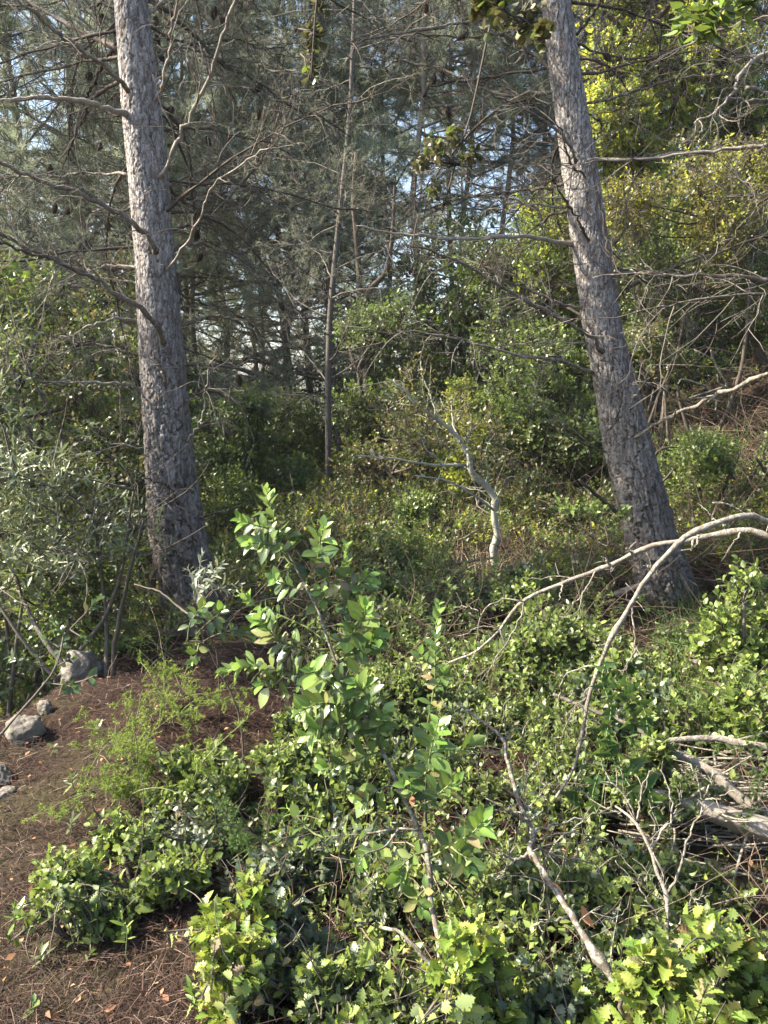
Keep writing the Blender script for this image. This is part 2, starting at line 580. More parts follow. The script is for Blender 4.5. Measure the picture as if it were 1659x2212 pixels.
# ------------------------------------------------------------------ ground
def ground_mat():
    m, nt, out = new_mat('forest_floor')
    L = nt.links
    co = nt.nodes.new('ShaderNodeTexCoord').outputs['Object']
    n1 = noise(nt, 1.3, 5, co)
    n2 = noise(nt, 38, 6, co, .7)
    c1 = ramp(nt, n2, [(.3, (.010, .006, .0045)), (.5, (.026, .014, .010)), (.7, (.05, .029, .021)), (.85, (.09, .058, .042))])
    c2 = ramp(nt, n2, [(.3, (.022, .020, .010)), (.6, (.065, .055, .028)), (.85, (.13, .11, .06))])
    k = nt.nodes.new('ShaderNodeMapRange')
    k.inputs[1].default_value = .48
    k.inputs[2].default_value = .62
    L.new(n1, k.inputs[0])
    p = nt.nodes.new('ShaderNodeBsdfPrincipled')
    L.new(mixc(nt, k.outputs[0], c1, c2), p.inputs['Base Color'])
    p.inputs['Roughness'].default_value = .95
    p.inputs['Specular IOR Level'].default_value = .15
    b = nt.nodes.new('ShaderNodeBump')
    b.inputs['Strength'].default_value = .8
    b.inputs['Distance'].default_value = .02
    L.new(noise(nt, 70, 5, co, .7), b.inputs['Height'])
    L.new(b.outputs[0], p.inputs['Normal'])
    L.new(p.outputs[0], out.inputs[0])
    return m


M['ground'] = ground_mat()


def grid_axis(lo, hi, near0, near1, fine):
    a = [near0]
    st = fine
    while a[0] > lo:
        st *= 1.13
        a.insert(0, a[0] - st)
    m = list(np.arange(near0 + fine, near1, fine))
    a += m
    st = fine
    while a[-1] < hi:
        st *= 1.13
        a.append(a[-1] + st)
    return np.array(a)


gx = grid_axis(-150, 150, -3.5, 5, .06)
gy = grid_axis(-40, 260, .3, 8.5, .06)
X, Y = np.meshgrid(gx, gy)
Z = gz(X, Y) + .03 * (vnoise(X * 9, Y * 9, 8) - .5) * sstep(14, 6, np.abs(Y))
mb = MB()
ii = np.arange(X.size).reshape(X.shape)
mb.add(np.stack([X, Y, Z], -1), [np.stack([ii[:-1, :-1], ii[:-1, 1:], ii[1:, 1:], ii[1:, :-1]], -1).reshape(-1, 4)])
link('ground', mb.mesh('ground', M['ground']), kind='structure')


# ------------------------------------------------------------------ big pines with plated bark
def bark_mat():
    m, nt, out = new_mat('plated_pine_bark')
    L = nt.links
    ck, hf, rn = attr_lf(nt)
    co = nt.nodes.new('ShaderNodeTexCoord').outputs['Object']
    n1 = noise(nt, 55, 4, co, .7)
    n2 = noise(nt, 7, 4, co)
    f = math_n(nt, 'ADD', math_n(nt, 'MULTIPLY', rn, .55), math_n(nt, 'MULTIPLY', n1, .5))
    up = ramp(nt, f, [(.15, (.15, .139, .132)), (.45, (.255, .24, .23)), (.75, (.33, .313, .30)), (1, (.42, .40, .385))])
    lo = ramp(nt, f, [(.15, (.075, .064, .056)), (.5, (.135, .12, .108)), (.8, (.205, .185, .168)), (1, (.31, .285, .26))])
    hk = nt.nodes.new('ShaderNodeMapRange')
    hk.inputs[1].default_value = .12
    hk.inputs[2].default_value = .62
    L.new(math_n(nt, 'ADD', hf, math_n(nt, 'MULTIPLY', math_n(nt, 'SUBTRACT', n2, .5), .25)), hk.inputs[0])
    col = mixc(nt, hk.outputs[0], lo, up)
    mp = nt.nodes.new('ShaderNodeMapping')
    mp.inputs['Scale'].default_value = (1, 1, .36)
    L.new(co, mp.inputs['Vector'])
    wv = nt.nodes.new('ShaderNodeVectorMath')
    wv.operation = 'ADD'
    nz = nt.nodes.new('ShaderNodeTexNoise')
    nz.inputs['Scale'].default_value = 30
    L.new(co, nz.inputs['Vector'])
    sc_ = nt.nodes.new('ShaderNodeVectorMath')
    sc_.operation = 'SCALE'
    sc_.inputs['Scale'].default_value = .03
    L.new(nz.outputs['Color'], sc_.inputs[0])
    L.new(mp.outputs[0], wv.inputs[0])
    L.new(sc_.outputs[0], wv.inputs[1])
    vo = nt.nodes.new('ShaderNodeTexVoronoi')
    vo.inputs['Scale'].default_value = 74
    L.new(wv.outputs[0], vo.inputs['Vector'])
    sx = nt.nodes.new('ShaderNodeSeparateXYZ')
    L.new(vo.outputs['Color'], sx.inputs[0])
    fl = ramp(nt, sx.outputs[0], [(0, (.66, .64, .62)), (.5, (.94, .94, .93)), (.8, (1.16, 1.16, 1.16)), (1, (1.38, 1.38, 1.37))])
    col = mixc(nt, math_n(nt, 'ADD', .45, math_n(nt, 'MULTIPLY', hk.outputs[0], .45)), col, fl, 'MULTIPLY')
    rust = math_n(nt, 'MULTIPLY', math_n(nt, 'GREATER_THAN', sx.outputs[1], .94), math_n(nt, 'GREATER_THAN', n2, .50))
    col = mixc(nt, math_n(nt, 'MULTIPLY', rust, .55), col, (.22, .11, .08))
    crk = ramp(nt, ck, [(0, (0, 0, 0)), (.5, (1, 1, 1))])
    mp2 = nt.nodes.new('ShaderNodeMapping')
    mp2.inputs['Scale'].default_value = (1, 1, .38)
    L.new(wv.outputs[0], mp2.inputs['Vector'])
    ve = nt.nodes.new('ShaderNodeTexVoronoi')
    ve.feature = 'DISTANCE_TO_EDGE'
    ve.inputs['Scale'].default_value = 30
    L.new(mp2.outputs[0], ve.inputs['Vector'])
    edge = ramp(nt, ve.outputs['Distance'], [(0, (0, 0, 0)), (.05, (.5, .5, .5)), (.12, (1, 1, 1))])
    col = mixc(nt, math_n(nt, 'MAXIMUM', edge, math_n(nt, 'SUBTRACT', .75, hk.outputs[0])), mixc(nt, .7, col, (.05, .034, .027)), col)
    col = mixc(nt, crk, (.05, .034, .027), col)
    p = nt.nodes.new('ShaderNodeBsdfPrincipled')
    L.new(col, p.inputs['Base Color'])
    p.inputs['Roughness'].default_value = .85
    p.inputs['Specular IOR Level'].default_value = .25
    b = nt.nodes.new('ShaderNodeBump')
    b.inputs['Strength'].default_value = .7
    b.inputs['Distance'].default_value = .006
    L.new(math_n(nt, 'ADD', noise(nt, 110, 5, co, .75), math_n(nt, 'ADD', math_n(nt, 'MULTIPLY', sx.outputs[0], .5), edge)), b.inputs['Height'])
    L.new(b.outputs[0], p.inputs['Normal'])
    L.new(p.outputs[0], out.inputs[0])
    return m


M['bark'] = bark_mat()


def worley(u, v, per, seed):
    """F1, F2 and a random id on a jittered grid, periodic in u with period per."""
    ui, vi = np.floor(u).astype(int), np.floor(v).astype(int)
    f1 = np.full(u.shape, 9.)
    f2 = np.full(u.shape, 9.)
    idr = np.zeros(u.shape)
    dv = np.zeros(u.shape)

    def h(a, b, s):
        n = (a * 374761393 + b * 668265263 + (seed + s) * 974634777) & 0xffffffff
        n = ((n ^ (n >> 13)) * 1274126177) & 0xffffffff
        return ((n ^ (n >> 16)) & 0xffff) / 65535.0
    for a in (-1, 0, 1):
        for b in (-1, 0, 1):
            cu, cv = ui + a, vi + b
            cm = np.mod(cu, per)
            px, py = cu + .1 + .8 * h(cm, cv, 1), cv + .1 + .8 * h(cm, cv, 2)
            d = np.sqrt((u - px) ** 2 + (v - py) ** 2)
            near = d < f1
            f2 = np.where(near, f1, np.minimum(f2, d))
            idr = np.where(near, h(cm, cv, 3), idr)
            dv = np.where(near, v - py, dv)
            f1 = np.where(near, d, f1)
    return f1, f2, idr, dv


def big_trunk(rows, d, seed, ztop, na=150, step=.0065):
    rows = np.array(rows, float)
    pl = np.array([P((r[1] + r[2]) / 2, r[0], d) for r in rows])
    rd = np.array([(r[2] - r[1]) / 2 / FPX * (d * CP + .3) for r in rows])
    o = np.argsort(pl[:, 2])
    pl, rd = pl[o], rd[o]
    # carry the line on upward and a little into the ground
    sl_ = (pl[-1] - pl[-4]) / (pl[-1][2] - pl[-4][2])
    extra = np.linspace(pl[-1][2] + .4, ztop, 8)
    pl = np.vstack([pl, [pl[-1] + sl_ * (e - pl[-1][2]) * np.array([.8, 1, 1]) for e in extra]])
    rd = np.concatenate([rd, rd[-1] * np.linspace(.95, .3, 8)])
    z0 = pl[0][2]
    zs = np.arange(z0 - .12, 4.6, step)
    zs = np.concatenate([zs, np.linspace(4.65, ztop, 60)])
    sm = lambda c: np.convolve(np.pad(np.interp(zs, pl[:, 2], c), 20, mode='edge'), np.ones(41) / 41, 'valid')
    cx, cyy, r = sm(pl[:, 0]), sm(pl[:, 1]), sm(rd)
    hz = zs - z0
    r = r * (1 + .10 * np.exp(-np.maximum(hz, 0) / .12))
    th = np.linspace(0, 2 * np.pi, na, endpoint=False)
    TH, Hh = np.meshgrid(th, hz)
    R = np.repeat(r[:, None], na, 1)
    low = sstep(2.4, .3, Hh)
    # root flare lobes, slight out-of-round
    R = R * (1 + .03 * np.sin(2 * TH + seed) + .02 * np.sin(3 * TH + Hh * 1.3 + seed)) + .05 * np.exp(-np.maximum(Hh, 0) / .16) * np.maximum(0, np.sin(4 * TH + seed * 2)) ** 2
    per = 22
    clen = .07 + .10 * sstep(2.4, .2, hz)
    tv = np.cumsum(np.gradient(hz) / clen)
    U = TH / (2 * np.pi) * per
    V = np.repeat(tv[:, None], na, 1)
    wx = vnoise(U * 1.0, V * .8, seed) - .5
    U2 = U + .8 * wx + .4 * (vnoise(U * 3, V * 2.5, seed + 5) - .5) + .25 * (vnoise(U * 7, V * 6, seed + 15) - .5)
    V2 = V + 1.1 * (vnoise(U * .7, V * .6, seed + 1) - .5) + .6 * (vnoise(U * 2.5, V * 3, seed + 6) - .5) + .35 * (vnoise(U * 6, V * 7, seed + 16) - .5)
    f1, f2, rn, dv = worley(U2, V2, per, seed)
    g1, g2, rn2, dv2 = worley(U2 * 2 + 40, V2 * 1.7, per * 2, seed + 9)
    crack = sstep(0.0, .16, (f2 - f1) * (.6 + .9 * vnoise(U * 1.3, V * 1.1, seed + 21)) + .0)
    crack2 = sstep(0.0, .2, g2 - g1)
    amp = .0055 + .020 * low
    disp = amp * (crack * (.45 + .55 * rn) - .5) + amp * .45 * (crack2 * (.4 + .6 * rn2) - dv2 * .35) * crack - amp * .5 * dv * crack
    R = R + disp + .004 * (vnoise(U * 5, V * 4, seed + 3) - .5)
    Xp = cx[:, None] + R * np.cos(TH)
    Yp = cyy[:, None] + R * np.sin(TH)
    Zp = np.repeat(zs[:, None], na, 1)
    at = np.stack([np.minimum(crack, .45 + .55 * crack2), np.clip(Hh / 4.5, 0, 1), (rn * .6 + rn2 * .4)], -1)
    mb = MB()
    idx = np.arange(len(zs) * na).reshape(len(zs), na)
    q = np.stack([idx[:-1], np.roll(idx[:-1], -1, 1), np.roll(idx[1:], -1, 1), idx[1:]], -1).reshape(-1, 4)
    mb.add(np.stack([Xp, Yp, Zp], -1), [q], at)
    base = np.array([cx[0], cyy[0], z0])
    centre = lambda z: np.array([np.interp(z, zs, cx), np.interp(z, zs, cyy), z])
    radius = lambda z: np.interp(z, zs, r)
    return mb, base, centre, radius


TUFT_N = 11


def needle_tufts(mb, pos, axis, size, rng, mi=0, n=TUFT_N, wid=.012):
    """Tufts of thin needles at twig ends: one triangle a needle."""
    N = len(pos)
    if N == 0:
        return
    axis = nrm(axis)
    d = nrm(axis[:, None, :] * rng.uniform(.5, 1.3, (N, n, 1)) + rng.normal(size=(N, n, 3)) * .55)
    L = np.broadcast_to(np.asarray(size, float), (N,))[:, None, None] * rng.uniform(.7, 1.2, (N, n, 1))
    s = nrm(np.cross(d, rng.normal(size=(N, n, 3))))
    b = pos[:, None, :] - axis[:, None, :] * L * rng.uniform(0, .9, (N, n, 1))
    wv = L * wid
    V = np.stack([b - s * wv, b + s * wv, b + d * L + np.array([0, 0, -.12]) * L], 2)
    F = np.arange(N * n * 3).reshape(-1, 3)
    at = np.zeros((N, n, 3, 3))
    at[..., 2] = (np.clip(rng.random((N, 1)) * .7 + rng.random((N, n)) * .3, 0, .999))[:, :, None]
    mb.add(V, [F], at, mi)


def twig_fan(curve, r0, rng, dens=15, l1=(.18, .55), lev2=4, droop=-.02, t0=.15, ang=(.5, 1.15), needles=0, k1=7):
    """Side twigs on one branch curve (K,3). Returns twig mesh builder and twig end points."""
    L = np.linalg.norm(np.diff(curve, axis=0), axis=1).sum()
    n1 = max(3, int(L * dens))
    mbt = MB()
    s, d, t, _ = off_branch(curve[None], n1, rng, t0, 1.0, ang, .05)
    ln = rng.uniform(*l1, n1) * (1.15 - .5 * t)
    c1 = grow(s, d, ln, k1, rng, .28, droop)
    tap = np.linspace(1, .35, k1)[None]
    tubes(mbt, c1, rng.uniform(.0022, .0042, n1)[:, None] * tap, 4, 0)
    s2, d2, t2, par = off_branch(c1, lev2, rng, .2, 1, (.4, 1.0), .05)
    c2 = grow(s2, d2, ln[par] * rng.uniform(.25, .6, len(par)), 5, rng, .3, droop)
    tubes(mbt, c2, rng.uniform(.0013, .0024, len(par))[:, None] * np.linspace(1, .5, 5)[None], 3, 0)
    ends = np.concatenate([c1[:, -1], c2[:, -1]])
    ax = np.concatenate([c1[:, -1] - c1[:, -2], c2[:, -1] - c2[:, -2]])
    return mbt, ends, ax


def cone_mesh(seed):
    """A closed pine cone: egg of overlapping scales."""
    mbc = MB()
    rows, m = 9, 8
    zz = np.linspace(.04, -1.02, 9)
    th = np.linspace(0, 6.2832, 10, endpoint=False)
    rc = .46 * np.sin(np.pi * np.clip(.10 + .84 * np.linspace(0, 1, 9), 0, 1)) * (1 - .25 * np.linspace(0, 1, 9))
    idx = np.arange(90).reshape(9, 10)
    mbc.add(np.stack([rc[:, None] * np.cos(th), rc[:, None] * np.sin(th), np.repeat(zz[:, None], 10, 1)], -1), [np.stack([idx[:-1], np.roll(idx[:-1], -1, 1), np.roll(idx[1:], -1, 1), idx[1:]], -1).reshape(-1, 4)])
    for i in range(rows):
        f = i / (rows - 1)
        rr = .5 * math.sin(math.pi * (.12 + .8 * f)) * (1 - .25 * f)
        z = -f
        for j in range(m):
            a = (j + .5 * (i % 2)) / m * 2 * math.pi
            c, s = math.cos(a), math.sin(a)
            wd = .30 * rr + .05
            o = np.array([c * rr, s * rr, z])
            tn = np.array([-s, c, 0.])
            ou = np.array([c, s, 0.])
            v = [o - tn * wd - ou * .12, o + tn * wd - ou * .12, o + ou * .12 + np.array([0, 0, -.02]) - tn * wd * .4, o + ou * .12 + np.array([0, 0, -.02]) + tn * wd * .4, o - ou * .02 + np.array([0, 0, -.17])]
            mbc.add(v, [np.array([(0, 1, 3, 2)]), np.array([(2, 3, 4)])], np.tile([0, 0, (i * 7 + j * 3) % 10 / 10], (5, 1)))
    return mbc.mesh('pine_cone', M['cone'], smooth=False)


CONE = cone_mesh(1)


def branch_part(tree, name, pts, r0, r1, mat, base, rng, sides=7, twigs=True, needle=0.0, tw=None, tmat=None, nmat=None, label=None, k=26, **kw):
    """One traced branch as a part; its twigs and needles are its sub-parts."""
    c = resample(pts, k)
    c[1:-1] += rng.normal(size=(k - 2, 3)) * .006
    mbb = MB()
    r0, r1 = r0 * .8, r1 * .7
    tt = np.linspace(0, 1, k)
    rad = r0 * (1 - tt) ** .8 + r1 * tt + .0015 * rng.normal(size=k) * (r0 > .008)
    rad[0] *= 1.25
    tubes(mbb, c, np.maximum(rad, .0012), sides)
    o = link(name, mbb.mesh(name, mat, base), tree)
    if label:
        o['label'] = label
    ends = ax = None
    if twigs:
        mt, ends, ax = twig_fan(c, r0, rng, **kw)
        link('twigs', mt.mesh('twigs', tmat or M['twig'], base), o, 'stuff')
        if needle > 0:
            sel = rng.random(len(ends)) < needle
            mn = MB()
            needle_tufts(mn, ends[sel], ax[sel], .075, rng)
            link('needles', mn.mesh('needles', nmat or M['needle'], base), o, 'stuff')
    return o, c


def crown_needles(centre, rng, z0, z1, nb, reach, name, base, tree, mats, droop=-.01, tufts_per=3, dens=9):
    """Live whorled branches above the frame with their twigs and needles, as one crown part."""
    mbc = MB()
    zz = np.sort(rng.uniform(z0, z1, nb))
    s = np.array([centre(z) for z in zz])
    a = rng.uniform(0, 6.28, nb)
    d = np.stack([np.cos(a), np.sin(a), rng.uniform(-.1, .5, nb)], -1)
    ln = reach * (1.05 - .7 * (zz - z0) / (z1 - z0)) * rng.uniform(.7, 1.1, nb)
    c = grow(s, d, ln, 12, rng, .12, .01)
    tubes(mbc, c, (.012 + .009 * ln)[:, None] * np.linspace(1, .2, 12)[None], 5, 0)
    n1 = int(dens * reach)
    s1, d1, t1, par = off_branch(c, n1, rng, .2, 1, (.4, 1.1), .1)
    c1 = grow(s1, d1, rng.uniform(.25, .7, len(par)) * (1.2 - .6 * t1), 6, rng, .25, .03)
    tubes(mbc, c1, np.full((len(par), 1), .005) * np.linspace(1, .35, 6)[None], 4, 0)
    s2, d2, t2, p2 = off_branch(c1, tufts_per, rng, .35, 1, (.2, .8), .1)
    pos = np.concatenate([s2 + d2 * .05, c1[:, -1]])
    axx = np.concatenate([d2, c1[:, -1] - c1[:, -2]])
    needle_tufts(mbc, pos, axx, .095, rng, 1, 10, .016)
    return link(name, mbc.mesh(name, mats, base), tree)


def bare_whorls(tree, centre, base, rng, z0, z1, n, ln, back, needle=.12):
    """Thin lower branches all round the trunk, mostly behind it, drooping and bare."""
    for z in np.linspace(z0, z1, n) + rng.uniform(-.05, .05, n):
        a = rng.uniform(0, 6.28)
        dy = math.sin(a) if rng.random() > back else abs(math.sin(a)) + .2
        s = centre(z)
        d = np.array([math.cos(a), max(dy, -.15), rng.uniform(-.1, .35)])
        c = grow(s[None], d[None], rng.uniform(*ln), 10, rng, .13, -.05)[0]
        branch_part(tree, 'branch', c, .013, .004, M['twig_dark'], base, rng, sides=5, needle=needle, dens=15, l1=(.15, .55), tmat=M['twig_dark'] if rng.random() < .6 else M['twig'], k=14)


rng = np.random.default_rng(11)
# ---- the left pine
ROWS_L = [(0, 252, 313), (100, 260, 324), (250, 269, 343), (400, 284, 360), (500, 291, 367), (600, 298, 379), (700, 303, 388), (800, 308, 396), (934, 318, 408), (1000, 321, 416), (1084, 324, 428), (1184, 334, 446), (1250, 350, 460), (1300, 362, 476), (1345, 372, 494), (1375, 375, 505)]
DL = 5.0
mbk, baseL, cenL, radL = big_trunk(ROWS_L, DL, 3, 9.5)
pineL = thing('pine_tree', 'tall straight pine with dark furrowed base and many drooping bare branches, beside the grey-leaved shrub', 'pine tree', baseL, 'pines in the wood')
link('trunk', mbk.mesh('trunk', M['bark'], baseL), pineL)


def D2(pts, d0, d1, du=0):
    """Traced (x, y) points of a half-scale crop, at depths running from d0 to d1."""
    n = len(pts)
    return [P(du + x / 2, y / 2, d0 + (d1 - d0) * i / (n - 1)) for i, (x, y) in enumerate(pts)]


F_, B_ = DL - .16, DL + .12          # bark front, bark back
BL = [  # crop points from the trunk outwards, depth at the trunk, depth at the tip, radius, tip radius, material, needles
    ([(510, 215), (400, 155), (270, 90), (100, 0), (-60, -70)], B_, 5.6, .022, .007, 'branch', .0),
    ([(552, 392), (510, 345), (430, 270), (300, 180), (180, 85), (60, -20)], F_, 4.3, .019, .006, 'branch', .0),
    ([(545, 492), (470, 470), (370, 440), (200, 425), (0, 437), (-200, 450)], DL - .1, 4.5, .021, .008, 'branch_pale', .0),
    ([(672, 1088), (640, 1030), (560, 950), (440, 890), (300, 825), (150, 770), (0, 698), (-150, 620)], F_, 4.2, .021, .008, 'branch', .0),
    ([(705, 1480), (680, 1410), (620, 1345), (520, 1285), (400, 1200), (250, 1125), (100, 1060), (0, 1000), (-140, 940)], F_, 4.0, .022, .009, 'branch', .0),
    ([(400, 1200), (230, 1125), (90, 1085), (0, 1040), (-100, 1000)], 4.33, 3.9, .012, .006, 'twig_dark', .0),
    ([(556, 757), (480, 750), (380, 748), (250, 760), (90, 760), (-60, 790)], DL, 5.5, .011, .004, 'branch_pale', .0),
    ([(590, 1150), (500, 1148), (430, 1155), (340, 1185), (250, 1230)], DL, 5.2, .012, .004, 'branch_pale', .0),
    ([(604, 1222), (540, 1212), (450, 1216), (370, 1232), (290, 1225)], DL, 5.5, .009, .003, 'branch_pale', .0),
    ([(612, 1392), (560, 1385), (500, 1376), (420, 1400), (330, 1435), (220, 1480)], DL, 4.8, .013, .004, 'branch_pale', .0),
    ([(612, 1530), (540, 1518), (430, 1490), (330, 1478), (230, 1455), (120, 1420)], DL, 4.9, .011, .004, 'branch', .0),
    ([(618, 1690), (560, 1660), (500, 1655), (400, 1655), (260, 1650), (100, 1640)], DL, 4.6, .014, .004, 'branch_pale', .0),
    ([(640, 1945), (560, 1925), (480, 1910), (430, 1885), (380, 1850)], DL, 5.0, .008, .003, 'branch_pale', .0),
    ([(520, 350), (470, 380), (410, 420), (365, 500), (330, 590), (280, 700), (250, 820)], B_, 5.8, .017, .005, 'twig_dark', .1),
    ([(505, 190), (460, 250), (430, 310), (400, 370), (365, 430)], B_, 5.5, .017, .008, 'twig_dark', .0),
    ([(575, 885), (540, 905), (480, 950), (420, 1010), (350, 1060)], B_, 5.9, .010, .003, 'twig_dark', .1),
    ([(500, 40), (440, 10), (360, 30), (250, -60)], B_, 5.9, .014, .005, 'twig_dark', .0),
    ([(640, 62), (680, 25), (720, -20), (760, -80)], DL, 5.3, .015, .01, 'branch_pale', .0),
    ([(620, -10), (690, 25), (760, 80), (850, 160), (930, 260), (1050, 320), (1150, 380), (1270, 470), (1400, 510), (1520, 600)], B_, 5.9, .02, .005, 'twig_dark', .25),
    ([(660, 442), (700, 370), (725, 270), (735, 160), (748, 90), (770, 0), (790, -100)], DL - .05, 4.5, .013, .006, 'branch_pale', .0),
    ([(688, 765), (730, 690), (800, 550), (880, 390), (920, 270), (970, 130), (1020, 0), (1070, -110)], DL - .08, 4.4, .015, .007, 'branch_pale', .0),
    ([(650, 275), (700, 230), (780, 208), (870, 225), (960, 265), (1080, 240)], DL, 5.4, .012, .004, 'branch', .1),
    ([(680, 450), (740, 500), (790, 580), (820, 680), (832, 830), (850, 970), (860, 1060)], B_, 5.6, .019, .004, 'twig_dark', .2),
    ([(722, 1165), (780, 1080), (850, 970), (880, 890), (940, 790), (1080, 690), (1180, 630)], DL - .1, 4.3, .010, .004, 'branch_pale', .0),
    ([(745, 1082), (820, 1055), (920, 1070), (1040, 1120), (1140, 1200), (1210, 1290), (1260, 1390)], DL, 5.5, .015, .005, 'branch', .1),
    ([(778, 1412), (870, 1375), (960, 1368), (1040, 1400), (1110, 1450), (1180, 1560)], DL, 5.4, .013, .004, 'branch', .05),
    ([(700, 560), (800, 553), (900, 556), (1050, 590), (1180, 625), (1300, 690)], B_, 5.9, .012, .004, 'twig_dark', .2),
    ([(730, 920), (840, 920), (940, 960), (1050, 1030), (1150, 1150), (1225, 1260)], DL, 5.7, .012, .003, 'twig_dark', .15),
    ([(715, 790), (780, 860), (870, 920), (960, 1010), (1010, 1100)], B_, 5.7, .011, .003, 'twig_dark', .15),
    ([(640, 110), (760, 170), (880, 190), (1010, 170), (1150, 210), (1260, 190)], B_, 5.9, .012, .003, 'twig_dark', .3),
    ([(800, 1720), (840, 1705), (900, 1692), (980, 1710), (1040, 1770)], DL, 5.6, .014, .004, 'branch', .0),
    ([(812, 1910), (850, 1850), (880, 1780), (885, 1690), (905, 1590), (940, 1490)], DL - .1, 4.6, .009, .003, 'branch_pale', .0),
    ([(780, 1270), (860, 1300), (950, 1330), (1060, 1380), (1150, 1470), (1200, 1560)], B_, 5.8, .011, .003, 'twig_dark', .0),
    ([(770, 1180), (775, 1240), (780, 1310)], DL - .02, DL + .05, .016, .012, 'branch', .0),
    ([(715, 1650), (700, 1590), (680, 1555), (665, 1530)], F_, F_ - .12, .010, .006, 'branch', .0),
    ([(855, 2240), (900, 2225), (950, 2190)], DL, 4.9, .008, .003, 'twig_dark', .0),
    ([(760, 2180), (740, 2120), (690, 2085), (640, 2070), (570, 2010)], F_, 4.6, .009, .003, 'twig_dark', .0),
    ([(690, 2270), (620, 2272), (560, 2265)], DL, 4.8, .008, .003, 'branch', .0),
]
for i, (pts, d0, d1, r0, r1, mt, nd) in enumerate(BL):
    far = d1 > 5.2
    short = len(pts) <= 4
    branch_part(pineL, 'branch', D2(pts, d0, d1), r0, r1, M[mt], baseL, rng, needle=nd, dens=5 if short else (18 if far else 13), l1=(.12, .3) if short else (.2, .62),
                tmat=M['twig_dark'] if (far and i % 2) else M['twig'], nmat=M['needle'])
bare_whorls(pineL, cenL, baseL, rng, 2.3, 5.2, 30, (1.0, 2.6), .55)
crown_needles(cenL, rng, 4.3, 9.4, 34, 2.4, 'crown', baseL, pineL, [M['branch'], M['needle']])


def cones(tree, pts, base, d, rng, du=0, dv=0):
    for (x, y) in pts:
        p = P(du + x / 2, dv + y / 2, d + rng.uniform(-.2, .5))
        o = link('pine_cone', CONE, tree)
        o.location = [float(a - b) for a, b in zip(p, base)]
        s = rng.uniform(.058, .078)
        o.scale = (s * .62, s * .62, s)
        o.rotation_euler = (rng.uniform(-.9, .9), rng.uniform(-.9, .9), rng.uniform(0, 6))


cones(pineL, [(485, 115), (440, 60), (670, 75), (672, 150), (745, 465), (1130, 375), (1125, 470), (435, 620), (300, 780), (240, 878), (310, 898), (370, 1040), (345, 1050), (685, 225), (850, 995), (870, 1100), (1210, 1310), (930, 30), (955, 80), (390, 310), (215, 710), (1000, 590), (890, 590), (465, 960), (740, 830), (1030, 1620), (755, 1175)], baseL, 5.2, rng)

